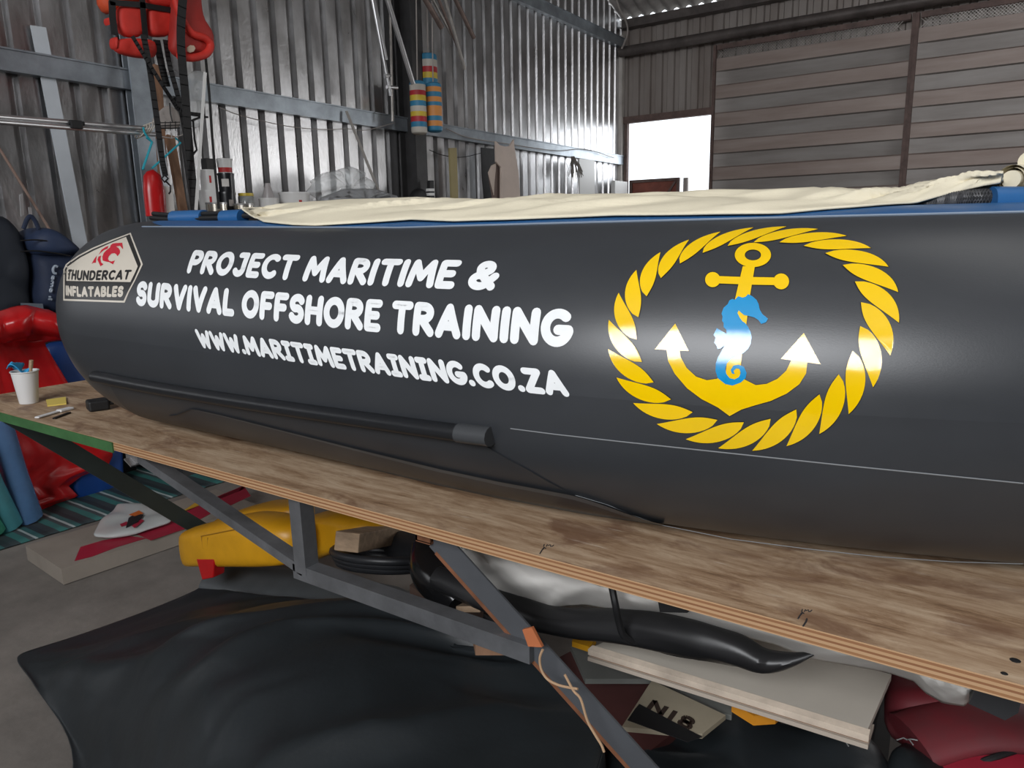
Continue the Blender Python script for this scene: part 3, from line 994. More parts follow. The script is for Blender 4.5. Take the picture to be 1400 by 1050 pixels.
def canvas(u, v):
    xf, yf_ = lerp_list([Vector((*q, 0)) for q in FR], u).to_2d()
    xr, yr_ = lerp_list([Vector((*q, 0)) for q in RG], u).to_2d()
    ka = sstep(1040, 1240, xf)
    Fp = on_tube(xf, yf_, 0.006)*(1-ka)+at(xf, yf_, 1, 1.215+0.10*sstep(1150, 1360, xf))*ka
    Rp = at(xr, yr_, 1, 1.33)
    if v < 0.5:
        t_ = v/0.5
        p = Fp*(1-t_)+Rp*t_
        bul = math.sin(PI*t_)*0.010*min(1, 8*u)
        p.z += bul
        p.y -= bul*0.6
        am = math.sin(PI*t_)
        p.z += am*(0.012*nz(u*9+t_*1.6, t_*2.2, 3)+0.012*nz(u*26-t_*9, t_*2, 8))
        p.y += am*0.03*nz(u*13-t_*5, t_*2.5, 11)
        cy_, cz_, r = tube_sec(p.x)
        d = Vector((0, p.y-cy_, p.z-cz_))
        if d.length < r+0.005:
            d = d.normalized()*(r+0.005); p.y, p.z = cy_+d.y, cz_+d.z
    else:
        t_ = (v-0.5)/0.5
        p = Rp+Vector((0, 0.46*t_, -0.20*t_*t_+0.012*nz(u*11, t_*3, 5)*t_))
        cy_, cz_, r = tube_sec(p.x)
        d = Vector((0, p.y-cy_, p.z-cz_))
        if d.length < r+0.005:
            d = d.normalized()*(r+0.005); p.y, p.z = cy_+d.y, cz_+d.z
    return p


b = MB(); b.grid(canvas, 220, 40)
tag(b.build('canvas_sheet', m_cream, smooth=75, thick=0.003), 'long cream canvas sheet draped along the top of the charcoal boat', 'canvas')
b = MB()
ra, rb = at(1385, 245, 1, 1.36), at(1470, 238, 1, 1.6)
for k_, r_k in enumerate((0.021, 0.017, 0.013)):
    ax = (rb-ra).normalized()
    b.tube([ra-ax*(0.0015*k_+0.004), ra+ax*0.05, rb], r_k, 22, caps=(k_ == 2))
b.tube([ra+Vector((0.016, 0.02, 0.026)), rb+Vector((0.016, 0.02, 0.026))], 0.014, 18)
tag(b.build('canvas_roll', m_cream), 'rolled cream canvas lying on the boat behind the blue hose patch', 'canvas roll')

# ------------------------------------------------------------------ the workbench
bench = thing('workbench', 'long plywood workbench on a welded steel truss under the boat', 'workbench', (-0.6, 1.8, 0))
EY = 0.92
b = MB(); b.cur = 0
b.box((-2.83, EY, 0.878), (1.7, 3.10, TOPZ))
b.mi = [1, 0, 1, 1, 1, 1]
top = b.build('tabletop', [m_ply, m_plyedge], bench, smooth=0, fix=False)
b = MB(); b.box((-2.84, EY-0.004, 0.872), (-1.87, EY, TOPZ-0.001)); b.box((-2.835, EY, 0.872), (-2.83, 2.7, TOPZ-0.001))
gt = b.build('green_edge', m_greenedge, top, smooth=0); gt['label'] = 'green painted front edge'
# pen marks on the ply


def pen(pts, r=0.0009):
    b.tube([at(px, py, 2, TOPZ+0.0006) for px, py in pts], r, 5)


for ox, oy in ((0, 0), (353, 89)):
    b = MB()
    pen([(738+ox, 757+oy), (741+ox, 752+oy), (744+ox, 749+oy)]); pen([(742+ox, 750+oy), (744+ox, 748+oy), (746+ox, 750+oy)], 0.0008)
    pen([(743+ox, 747+oy), (744+ox, 744+oy)], 0.0007); pen([(747+ox, 747+oy), (748+ox, 744.5+oy), (750+ox, 746+oy), (752+ox, 744.5+oy), (753+ox, 747+oy)], 0.0007)
    pen([(752+ox, 747+oy), (755+ox, 747+oy), (757+ox, 745+oy)], 0.0007)
    if ox:
        pen([(1098, 856), (1102, 850), (1103, 846)], 0.0011)
    b.build('pen_mark', m_greyink, top)
for k, (px, py, rr) in enumerate(((1388, 903, 0.006), (1373, 921, 0.004))):
    b = MB(); c = at(px, py, 2, TOPZ); b.lathe(c, [(0.0, 0.0006), (rr*0.7, 0.001), (rr, 0.0002)], 9, cap=False); b.build('dark_knot', m_black, top)
SY = 0.975
sec = 0.028
b = MB(); b.bar((-1.222, SY, 0.868), (-1.219, SY, 0.69), 0.036, 0.036, (0, 1, 0)); b.build('post', m_steel, bench, smooth=0)
b = MB(); b.bar((-1.245, SY, 0.690), (-0.63, SY, 0.690), 0.034, 0.034); b.build('bottom_chord', m_steel, bench, smooth=0)
b = MB(); b.bar((-1.86, SY, 0.857), (-1.215, SY, 0.695), 0.034, 0.022); b.build('brace', m_steel, bench, smooth=0)
b = MB(); b.box((-1.885, SY-0.02, 0.84), (-1.83, SY+0.02, 0.876)); b.bar((-1.865, SY-0.021, 0.85), (-1.835, SY-0.021, 0.835), 0.004, 0.03, (0, 1, 0)); b.build('bracket', m_alu, bench, smooth=0)['label'] = 'bright steel bracket'
A_ = Vector((-2.78, 1.0, 0.872)); B_ = at(296, 736, 1, 1.70); B_ = A_+(B_-A_)*((A_.z-0.02)/(A_.z-B_.z))
b = MB(); b.bar(A_, B_, 0.035, 0.06); b.build('leg', m_darkgreen, bench, smooth=0)
# angle brace running on down as a leg, rust on its lower flange
A2, B2 = Vector((-0.846, SY, 0.852)), Vector((0.335, SY, 0.0))
d2 = (B2-A2).normalized(); n2 = Vector((d2.z, 0, -d2.x))
b = MB(); b.bar(A2, B2, 0.004, 0.052, (0, 0, 1)); leg = b.build('leg', mat('slate_painted_angle', (0.09, 0.095, 0.105), 0.45, 0.3, var=0.15), bench, smooth=0)
b = MB(); b.bar(A2-Vector((0.0, -0.015, 0.030)), B2-Vector((0.03, -0.015, 0.0)), 0.035, 0.008, (0, 0, 1)); b.build('leg_flange', m_rusty, leg, smooth=0)
b = MB(); b.box((-0.885, SY-0.012, 0.842), (-0.850, SY-0.008, 0.877)); b.box((-0.885, SY-0.012, 0.842), (-0.881, SY+0.02, 0.877)); b.box((-0.885, SY-0.012, 0.840), (-0.850, SY+0.02, 0.844)); b.build('rusty_channel', m_rusty, bench, smooth=0)
b = MB(); P_ = [at(714, 861, 1, SY-0.03), at(727, 858, 1, SY-0.03), at(741, 885, 1, SY-0.03), at(722, 884, 1, SY-0.03)]; b.prism(P_, (0, 0.006, 0))
b.build('orange_cleat', mat('orange_primer', (0.42, 0.13, 0.05), 0.6, 0, var=0.2), bench, smooth=0)
for (xa, ya) in ((-2.6, 2.9), (-0.9, 2.9), (1.5, 2.9), (1.5, 1.0)):
    b = MB(); b.box((xa-0.025, ya-0.025, 0), (xa+0.025, ya+0.025, 0.878)); b.build('leg', m_steel, bench, smooth=0)
b = MB(); b.box((-2.75, 2.88, 0.84), (1.6, 2.92, 0.878)); b.box((1.48, 1.0, 0.84), (1.52, 2.6, 0.878)); b.box((-2.7, 1.0, 0.845), (-2.66, 2.6, 0.878)); b.box((-0.93, 1.0, 0.845), (-0.89, 2.6, 0.878)); b.build('top_frame', m_steel, bench, smooth=0)

# small things on the bench
c = at(40, 551, 2, TOPZ)
cup = thing('paper_cup', 'white cup holding a blue rag on the far left corner of the bench', 'cup', c)
b = MB(); b.lathe(c, [(0.0, 0.001), (0.026, 0.001), (0.027, 0.004), (0.038, 0.101), (0.0405, 0.103), (0.0405, 0.106), (0.037, 0.105), (0.026, 0.006), (0, 0.006)], 28, cap=False); b.build('cup_body', m_paperwhite, cup)
b = MB()
b.grid(lambda u, v: c+Vector((-0.050+0.066*u-0.02*v*(1-u), -0.03+0.04*v+0.012*math.sin(7*u), 0.098+0.034*math.sin(2.4*u+0.4)*(1-0.5*v)+0.010*math.sin(9*u+5*v))), 14, 10)
tag(b.build('rag', m_bluerag, thick=0.003, smooth=60), 'crumpled sky blue rag sticking out of the white cup', 'rag')
b = MB(); b.tube([c+Vector((0.010, 0.0, 0.012)), c+Vector((0.028, 0.01, 0.125))], 0.0045, 8); b.tube([c+Vector((0.026, 0.009, 0.115)), c+Vector((0.031, 0.012, 0.140))], 0.006, 8)
tag(b.build('brush_handle', m_timber), 'thin pale brush handle standing in the white cup', 'brush')
P_ = [at(*q, 2, TOPZ+0.001) for q in ((63, 548), (90, 544), (91, 553), (65, 556))]
b = MB(); b.prism(P_, (0, 0, 0.004)); tag(b.build('sticky_note', m_sticky, smooth=0), 'small yellow paper square on the bench beside the white cup', 'note')
b = MB(); b.bar(at(50, 571, 2, TOPZ+0.004), at(84, 561, 2, TOPZ+0.004), 0.016, 0.005); b.bar(at(80, 562, 2, TOPZ+0.005), at(98, 557.5, 2, TOPZ+0.005), 0.022, 0.007)
tag(b.build('spatula', m_paperwhite, smooth=0, bevel=0.002), 'slim white spatula lying below the yellow paper square', 'spatula')
b = MB(); b.bar(at(74, 572, 2, TOPZ+0.003), at(95, 564, 2, TOPZ+0.003), 0.01, 0.004); tag(b.build('craft_knife', m_blackmetal, smooth=0), 'thin dark craft knife lying beside the white spatula', 'knife')
t = thing('black_case', 'small black oblong case with a stub end lying on the bench', 'case', at(135, 556, 2, TOPZ))
b = MB(); b.bar(at(119, 555, 2, TOPZ+0.017), at(148, 551, 2, TOPZ+0.017), 0.055, 0.032); b.build('case_body', m_black, t, smooth=0, bevel=0.006)
b = MB(); b.tube([at(148, 551, 2, TOPZ+0.02), at(155, 550, 2, TOPZ+0.02)], 0.007, 10); b.build('stub', m_black, t)


# ------------------------------------------------------------------ builders for soft and hung things
def puff(b_, pts, depth, nrm, freq=9, rough=0.0, dens=0.03):
    """a soft flat body: planar outline pts rounded to +-depth along nrm"""
    P = [Vector(p) for p in pts]
    nrm = Vector(nrm).normalized()
    Q = []
    for i in range(len(P)):
        a, c_ = P[i], P[(i+1) % len(P)]
        k = max(1, int((c_-a).length/dens))
        Q += [a+(c_-a)*j/k for j in range(k)]
    # soften the outline
    for _ in range(2):
        Q = [(Q[i-1]+Q[i]*2+Q[(i+1) % len(Q)])/4 for i in range(len(Q))]
    c_ = sum(Q, Vector())/len(Q)
    n_ = len(Q)
    vs = []
    prof_ = [(1.0, 0), (0.985, 0.35), (0.94, 0.62), (0.85, 0.82), (0.68, 0.94), (0.45, 0.99), (0.2, 1.0)]
    rings = [(k, -h) for k, h in prof_[::-1]]+[(k, h) for k, h in prof_[1:]]
    for k, h in rings:
        for q in Q:
            p = c_+(q-c_)*k
            hh = h*depth
            if rough:
                hh += rough*noise.noise(p*freq)*abs(h)*(1 if h > 0 else -1)
            vs.append(p+nrm*hh)
    fs = [(i*n_+j, i*n_+(j+1) % n_, (i+1)*n_+(j+1) % n_, (i+1)*n_+j) for i in range(len(rings)-1) for j in range(n_)]
    vs.append(c_-nrm*depth); vs.append(c_+nrm*depth)
    k0 = len(rings)*n_
    fs += [(k0, (j+1) % n_, j) for j in range(n_)]
    o_ = (len(rings)-1)*n_
    fs += [(k0+1, o_+j, o_+(j+1) % n_) for j in range(n_)]
    b_.add(vs, fs)
    return b_


def W(px, py, x=-4.2):
    return at(px, py, 0, x)


def WP(pts, x=-4.2, **k):
    return [at(px, py, 0, x) for px, py in pts]


XP = (1, 0, 0)


def strap(pts, x, wd, name, label, cat, group=None, m_=None, th=0.003):
    b_ = MB()
    P = cr(WP(pts, x), 6) if len(pts) > 2 else WP(pts, x)
    for i in range(len(P)-1):
        d = (P[i+1]-P[i]).normalized()
        s_ = d.cross(Vector((1, 0, 0))).normalized()*wd/2
        e = d*0.002
        b_.hexa([P[i]-s_-e, P[i+1]-s_+e, P[i+1]+s_+e, P[i]+s_-e, P[i]-s_-e+Vector((th, 0, 0)), P[i+1]-s_+e+Vector((th, 0, 0)), P[i+1]+s_+e+Vector((th, 0, 0)), P[i]+s_-e+Vector((th, 0, 0))])
    return tag(b_.build(name, m_ or m_black, smooth=0), label, cat, group)


def rod(pts, x, r, name, label, cat, group=None, m_=None, n=10):
    b_ = MB(); b_.tube(WP(pts, x) if not isinstance(x, (list, tuple)) else [at(*q, 0, xx) for q, xx in zip(pts, x)], r, n)
    return tag(b_.build(name, m_ or m_pipe), label, cat, group)


# overhead rails that the hung things hang from (above the frame)
b = MB(); b.tube([(-4.15, 1.9, 3.05), (-4.15, 3.4, 3.05)], 0.02, 10)
for yy in (1.95, 3.35):
    b.bar((-4.9, yy, 3.06), (-4.15, yy, 3.06), 0.04, 0.04)
tag(b.build('hanging_rail', m_dark), 'dark rail fixed to the wall above the red lifejackets', 'rail')
b = MB()
for yy in (4.8, 5.9):
    b.bar((-4.9, yy, 3.95), (-4.0, yy, 3.95), 0.05, 0.05)
b.bar((-4.0, 4.7, 3.95), (-4.0, 6.6, 3.95), 0.04, 0.04); b.bar((-4.55, 4.7, 3.97), (-4.55, 6.6, 3.97), 0.04, 0.04)
tag(b.build('pipe_rack', m_dark, smooth=0), 'overhead rack holding pipes high on the corrugated wall', 'rack')

# lifejackets
jk = thing('lifejacket', 'red foam lifejacket with two chest panels hanging at the upper left', 'lifejacket', W(195, 78, -4.16))
b = MB(); puff(b, WP([(131, 4), (140, -40), (205, -45), (198, 4), (160, 6), (150, 24), (139, 20)], -4.18), 0.05, XP, rough=0.02); b.build('shoulder_panel', mat('orange_red_nylon', (0.60, 0.075, 0.02), 0.65, 0, var=0.1), jk, smooth=60)
for nm, P in (('chest_panel', [(159, 6), (196, 8), (199, 49), (188, 53), (163, 50), (157, 28)]), ('chest_panel', [(199, 6), (237, 11), (241, 22), (233, 51), (201, 51)]),
              ('waist_panel', [(152, 54), (180, 52), (212, 55), (214, 81), (182, 79), (154, 71)]), ('upper_panel', [(197, -30), (240, -30), (245, 4), (238, 12), (198, 6)]),
              ('side_panel', [(141, 18), (150, 24), (153, 38), (148, 40)]), ('side_panel', [(152, 46), (158, 48), (158, 72), (153, 70)])):
    b = MB(); puff(b, WP(P, -4.12), 0.035, XP, rough=0.012); b.build(nm, m_redfab, jk, smooth=60)
for pts, wd in ((([(150, 3), (195, 7), (240, 15)]), 0.024), ([(153, 2), (154, 25), (157, 48)], 0.03), ([(193, -20), (196, 20), (199, 52)], 0.026)):
    b = MB(); P = WP(pts, -4.078)
    for i in range(len(P)-1):
        b.bar(P[i], P[i+1], 0.004, wd*1.2, (0, 0, 1) if abs(pts[0][1]-pts[-1][1]) < 30 else (0, 1, 0)) if abs(pts[0][1]-pts[-1][1]) < 30 else b.bar(P[i], P[i+1], wd*1.2, 0.004, (1, 0, 0))
    b.build('strap', m_black, jk, smooth=0)
jk2 = thing('lifejacket', 'darker red lifejacket with a rounded collar and beige patch, right of the other', 'lifejacket', W(262, 84, -4.02))
b = MB(); puff(b, WP([(233, 50), (238, -30), (268, -30), (276, 30), (288, 44), (292, 60), (286, 76), (264, 84), (242, 80), (229, 68)], -4.06), 0.055, XP, rough=0.02); b.build('back_panel', mat('deep_red_nylon', (0.36, 0.022, 0.016), 0.65, 0, var=0.2), jk2, smooth=60)
b = MB(); b.tube(cr(WP([(236, -20), (246, 20), (262, 45), (280, 52), (288, 62), (281, 74), (262, 79), (244, 76)], -4.0), 6), 0.022, 10); b.build('collar_roll', m_redfab, jk2)
b = MB(); puff(b, WP([(251, 62), (267, 59), (271, 66), (266, 73), (253, 74)], -3.985), 0.004, XP); b.build('patch', mat('beige_patch', (0.55, 0.42, 0.32), 0.6), jk2, smooth=60)
GS = 'black webbing straps hanging below the lifejackets'
strap([(252, -30), (247, 50), (253, 130), (260, 220), (268, 292)], -3.96, 0.050, 'webbing_strap', 'widest black strap running down past the beige patch to the boat', 'strap', GS)
strap([(196, 48), (204, 90), (214, 160), (221, 215), (226, 240)], -4.03, 0.034, 'webbing_strap', 'black strap with a bent wire hook at its lower end', 'strap', GS)
strap([(181, 50), (203, 86), (232, 132), (248, 152), (279, 158)], -4.02, 0.022, 'webbing_strap', 'black strap slanting down under both lifejackets to the right', 'strap', GS)
strap([(214, 55), (221, 90), (228, 118)], -4.10, 0.042, 'webbing_strap', 'short broad black strap hanging under the chest panels', 'strap', GS)
strap([(226, 55), (232, 90), (245, 140), (256, 200)], -4.08, 0.03, 'webbing_strap', 'black strap hanging straight down behind the widest strap', 'strap', GS)
strap([(281, 80), (286, 130), (291, 200), (299, 285)], -4.05, 0.016, 'webbing_strap', 'thin black strap hanging right of the white rod', 'strap', GS)
rod([(225, 239), (221, 244), (225, 249), (230, 244), (226, 240)], -4.02, 0.005, 'hook', 'bent black wire hook below the second strap', 'hook', None, m_blackmetal)
rod([(227, 248), (233, 254), (233, 262), (231, 265)], -4.02, 0.005, 'hook_tail', 'crooked black wire end hanging under the bent hook', 'wire', None, m_blackmetal)
rod([(262, 165), (272, 161), (284, 160)], -3.99, 0.006, 'bent_bar', 'short bent black bar across the white rod', 'bar', None, m_blackmetal)
rod([(264, 165), (266, 190), (269, 205), (264, 211)], -4.0, 0.006, 'bent_bar', 'black hooked bar beside the white rod', 'bar', None, m_blackmetal)
b = MB(); b.bar(W(280.5, 99, -3.93), W(268, 287, -3.93), 0.006, 0.017, (0, 1, 0)); b.bar(W(268, 287, -3.93), Vector(W(268, 287, -3.93))+Vector((0.02, -0.05, -0.8)), 0.005, 0.012, (0, 1, 0))
tag(b.build('white_rod', m_white, smooth=0), 'straight white rod standing upright beside the black straps', 'rod')
# poles, leaning boards and rods on the left wall
GP = 'aluminium poles along the left wall'
rod([(-60, 162), (214, 184)], [-3.9, -4.3], 0.013, 'aluminium_pole', 'lower of the two bright aluminium poles tied along the left wall', 'pole', GP, m_alu, 14)
rod([(-60, 155), (205, 176)], [-3.9, -4.3], 0.013, 'aluminium_pole', 'upper of the two bright aluminium poles with the black clamp', 'pole', GP, m_alu, 14)
b = MB(); p = W(102, 171, -4.1); b.bar(p+Vector((0, -0.03, 0)), p+Vector((0, 0.03, 0.002)), 0.05, 0.042); b.bar(p+Vector((0, -0.045, 0.01)), p+Vector((0, 0.05, 0.012)), 0.02, 0.02)
tag(b.build('pole_clamp', m_black, smooth=0, bevel=0.004), 'small black clamp holding the two aluminium poles together', 'clamp')
b = MB()
for k_ in range(4):
    c_ = W(193+k_*4, 180, -4.28)
    b.tube([c_+Vector((0.0, 0.01*math.cos(a), 0))+Vector((0.045*math.sin(a), 0.02*math.cos(a), 0.04*math.cos(a)+0.006*k_)) for a in np.linspace(0, 2*PI, 18)], 0.0035, 6)
tag(b.build('pole_lashing', mat('pale_rope', (0.5, 0.46, 0.4), 0.8)), 'pale cord lashing round the pole ends', 'cord')
T0, T1 = W(52, 36, -4.872), W(108, 325, -4.872)
T2 = T0+(T1-T0)*(T0.z/(T0.z-T1.z))
b = MB(); b.bar(T0, T2, 0.085, 0.007, (1, 0, 0)); tag(b.build('pale_board', m_pale, smooth=0), 'long pale grey board leaning behind the girt at the left', 'board')
T0, T1 = W(-12, 185, -4.84), W(90, 350, -4.76)
T2 = T0+(T1-T0)*((T0.z-1.02)/(T0.z-T1.z))
b = MB(); b.tube([T0, T2], 0.008, 8); tag(b.build('thin_rod', mat('pinkish_rod', (0.24, 0.16, 0.13), 0.6)), 'thin brownish rod leaning on the wall above the navy bag', 'rod')
# sacking, hangers, plank, red fender, white plate in the cluttered bay
b = MB(); puff(b, WP([(204, 168), (216, 153), (230, 141), (245, 152), (247, 176), (220, 177)], -4.34), 0.02, XP, rough=0.01); tag(b.build('sack', m_cloth_grey, smooth=60), 'pointed grey sacking cloth hung behind the black straps', 'cloth')
b = MB(); b.tube([W(232, 141, -4.31), W(233, 155, -4.30), W(236, 168, -4.30)], 0.004, 6); tag(b.build('wire', m_black), 'short dark wire hanging over the grey sacking', 'wire')
t = thing('clothes_hanger', 'teal plastic hanger slung on the pole ends', 'hanger', W(205, 230, -4.22))
b = MB(); b.tube(cr(WP([(196, 174), (198, 182), (208, 195)], -4.22), 5), 0.006, 8); b.build('hanger_hook', m_teal, t)
b = MB(); b.tube(WP([(208, 194), (195, 232), (197, 230)], -4.22), 0.007, 8); b.tube(WP([(208, 194), (200, 188)], -4.22), 0.006, 8); b.build('hanger_arm', m_teal, t)
b = MB(); b.tube(WP([(240, 189), (247, 195), (227, 213), (208, 230)], -4.24), 0.006, 8); tag(b.build('clothes_hanger', m_teal), 'second teal hanger arm slanting across the brown plank', 'hanger')
b = MB(); b.tube(WP([(222, 187), (235, 189), (248, 185), (252, 182)], -4.25), 0.0035, 6); b.tube(WP([(235, 189), (234, 182)], -4.25), 0.0035, 6); tag(b.build('wire_hanger', m_cloth_grey), 'pale wire hanger under the grey sacking', 'hanger')
b = MB()
for dz in (0, 4, 8):
    b.tube(WP([(218, 168+dz), (246, 167+dz)], -4.29), 0.0025, 5)
for dx in range(0, 28, 7):
    b.tube(WP([(219+dx, 166), (219+dx, 179)], -4.29), 0.0025, 5)
tag(b.build('wire_rack', m_blackmetal), 'small dark wire rack in front of the grey sacking', 'rack')
T0, T1 = W(232, 186, -4.55), W(250, 288, -4.40)
T2 = T0+(T1-T0)*((T0.z-1.02)/(T0.z-T1.z))
b = MB(); b.bar(T0, T2, 0.05, 0.03, (1, 0, 0)); tag(b.build('brown_plank', m_wood, smooth=0), 'narrow brown plank leaning in the corner behind the black straps', 'plank')
T0, T1 = W(214, 90, -4.66), W(218, 160, -4.60)
T2 = T0+(T1-T0)*((T0.z-1.02)/(T0.z-T1.z))
b = MB(); b.bar(T0, T2, 0.05, 0.03, (1, 0, 0)); tag(b.build('timber_post', m_wood, smooth=0), 'dark brown timber upright under the red lifejacket', 'timber')
b = MB(); b.tube(WP([(205, 233), (208, 240), (211, 262), (214, 296)], -4.1), [0.020, 0.05, 0.062, 0.06], 14, sx=0.7); tag(b.build('red_fender', m_red, smooth=60), 'slim red fender hanging beside the white plate above the boat end', 'fender')
b = MB(); b.box((-4.88, 2.36, 0), (-4.02, 2.93, 1.02)); tag(b.build('dark_cupboard', m_dark, smooth=0), 'dark cupboard against the wall behind the boat end, below the hangers', 'cupboard')
b = MB(); pw = WP([(219, 255), (225, 254), (233, 260)], -4.12); b.prism(pw+[Vector((-4.12, pw[2].y+0.01, 1.02)), Vector((-4.12, pw[0].y+0.02, 1.02))], (0.02, 0, 0)); tag(b.build('white_plate', m_offwhite, smooth=0), 'upright off-white plate beside the red fender', 'plate')
b = MB(); pw = WP([(212, 190), (222, 190), (230, 270)], -4.4); b.prism(pw+[Vector((-4.4, pw[2].y+0.03, 1.02)), Vector((-4.4, pw[0].y+0.05, 1.02))], (0.02, 0, 0)); tag(b.build('grey_plate', m_pale, smooth=0), 'pale blue-grey sheet standing behind the teal hangers', 'sheet')
b = MB(); pw = WP([(246, 186), (254, 184), (262, 262)], -4.35); b.prism(pw+[Vector((-4.35, pw[2].y+0.02, 1.02)), Vector((-4.35, pw[0].y+0.05, 1.02))], (0.02, 0, 0)); tag(b.build('dark_sheet', m_dark, smooth=0), 'dark sheet standing behind the widest black strap', 'sheet')
b = MB(); puff(b, WP([(257, 98), (278, 95), (281, 120), (274, 175), (262, 178), (256, 130)], -4.80), 0.03, XP, rough=0.02); tag(b.build('plastic_bag', m_film, smooth=60), 'crumpled clear plastic bag hanging behind the white rod', 'bag')

# shelf along the wall with tubs, jars and tins
SHX = -4.45
shelf_z = 1.585
sh = thing('wall_shelf', 'long shelf along the corrugated wall behind the boat, holding tubs', 'shelf', (-4.6, 4.3, 0))
b = MB(); b.box((-4.87, 2.95, shelf_z-0.025), (-4.30, 5.30, shelf_z)); b.build('shelf_board', m_timber, sh, smooth=0)
for yy in (3.0, 4.1, 5.2):
    b = MB(); b.box((-4.86, yy-0.03, 0), (-4.34, yy+0.03, shelf_z-0.025)); b.build('side_support', m_timber, sh, smooth=0)


def spot(px0, px1, pyt, pyb, x=SHX, z=None):
    c_ = at((px0+px1)/2, pyb, 0, x)
    if z is not None:
        c_ = at((px0+px1)/2, pyb, 2, z)
    dep = (c_-CAM).dot(_F)
    return c_, (px1-px0)/2*dep/F_PX, (pyb-pyt)*dep/F_PX


def tub(c_, r, h, m_, name, label, cat, lid=None, band=None, group=None, taper=0.88):
    t_ = thing(name, label, cat, c_, group)
    b_ = MB(); b_.lathe(c_, [(0, 0), (r*taper, 0), (r*taper*1.01, 0.004), (r*0.97, h*0.88), (r, h*0.88), (r, h*0.93), (r*0.95, h*0.93)], 28, cap=False); b_.build('tub_body', m_, t_)
    b_ = MB(); b_.lathe(c_, [(0.0, h*0.985), (r*0.9, h*0.985), (r*0.93, h), (r*1.01, h), (r*1.02, h*0.925), (r*0.99, h*0.925)], 28, cap=False); b_.build('lid', lid or m_, t_)
    if band:
        b_ = MB(); d_ = Vector((CAM.x-c_.x, CAM.y-c_.y, 0)); a0 = math.atan2(d_.y, d_.x)+band[2]
        b_.grid(lambda u, v: c_+Vector(((r*(taper+(0.97-taper)*(band[0]+(band[1]-band[0])*v)/0.88)+0.0015)*math.cos(a0+(u-0.5)*band[3]), (r*(taper+(0.97-taper)*(band[0]+(band[1]-band[0])*v)/0.88)+0.0015)*math.sin(a0+(u-0.5)*band[3]), h*(band[0]+(band[1]-band[0])*v))), 12, 2)
        b_.build('printed_label', band[4], t_)
    return t_


GT = 'tubs stacked on the wall shelf'
c, r, h = spot(274, 299, 254, 283)
c.z = shelf_z; base = c
tub(c, r, h, m_white, 'white_tub', 'lower of the two stacked white tubs beside the white rod', 'tub', None, (0.35, 0.7, 0.2, 0.25, m_labelred), GT, 0.95)
c2, r2, h2 = spot(275, 297, 227, 254); c2 = Vector((c.x, c2.y, c.z+h))
tub(c2, r2, h2, m_white, 'white_tub', 'upper of the two stacked white tubs beside the white rod', 'tub', None, (0.35, 0.7, 0.2, 0.25, m_labelred), GT, 0.95)
c3, r3, h3 = spot(278, 291, 212, 227); b = MB(); b.box((c2.x-0.03, c3.y-r3, c2.z+h2), (c2.x+0.03, c3.y+r3, c2.z+h2+h3)); tag(b.build('black_block', m_dark, smooth=0, bevel=0.004), 'dark block standing on top of the white tubs', 'block')
c, r, h = spot(299, 323, 254, 281); c.z = shelf_z
tub(c, r, h, m_blacktub, 'black_tub', 'lower of the two stacked black tubs with a grey label', 'tub', None, (0.3, 0.62, 0.5, 0.6, m_cloth_grey), GT, 0.93)
c2, r2, h2 = spot(299, 321, 229, 254); c2 = Vector((c.x, c2.y, c.z+h))
tub(c2, r2, h2, m_blacktub, 'black_tub', 'upper of the two stacked black tubs with a white label', 'tub', None, (0.28, 0.68, -0.15, 0.9, m_offwhite), GT, 0.93)
c3, r3, h3 = spot(297, 318, 209, 228); c3 = Vector((c.x, c3.y, c2.z+h2))
tub(c3, r3, h3, m_white, 'white_tub', 'small white tub with red print topmost on the black tubs', 'tub', None, (0.05, 0.38, 0.0, 2.4, m_labelred), GT, 0.86)
c, r, h = spot(327, 348, 256, 282); c.z = shelf_z
t = thing('glass_jar', 'glass jar with a yellow lid beside the black tubs', 'jar', c)
b = MB(); b.lathe(c, [(0, 0), (r*0.95, 0), (r, 0.01), (r, h*0.8), (r*0.9, h*0.86), (r*0.86, h*0.86), (r*0.86, h*0.8), (r*0.93, 0.02), (0, 0.012)], 24, cap=False); b.build('jar_body', m_glass, t)
b = MB(); b.lathe(c, [(r*0.93, h*0.85), (r*0.96, h*0.86), (r*0.96, h), (0, h)], 24, cap=False); b.build('jar_lid', m_ylid, t)
b = MB(); b.lathe(c, [(0, 0.02), (r*0.9, 0.02), (r*0.9, h*0.5), (0, h*0.5)], 20, cap=False); b.build('jar_contents', mat('amber_resin', (0.36, 0.30, 0.2), 0.4, 0, var=0.3), t)
for (a0, a1, yt, yb, lb, dx) in ((283, 310, 276, 288, 'shiny tin in front of the white tubs', 0.11), (320, 346, 276, 287, 'flat shiny tin in front of the glass jar', 0.11)):
    c, r, h = spot(a0, a1, yt, yb, SHX+dx); c.z = shelf_z
    tg = thing('tin', lb, 'tin', c, 'tins on the wall shelf')
    b = MB(); b.lathe(c, [(0, 0), (r, 0), (r, h*0.9)], 26, cap=False); b.build('tin_body', m_tin, tg)
    b = MB(); b.lathe(c, [(r*1.02, h*0.8), (r*1.04, h), (r*0.92, h), (r*0.9, h*0.9), (0, h*0.9)], 26, cap=False); b.build('tin_lid', m_alu, tg)
c, r, h = spot(355, 382, 272, 288); c.z = shelf_z
h = h+0.02
tub(c, r, h, m_white, 'white_tub', 'low white tub under the clear funnel bottle', 'tub', None, None, GT, 0.92)
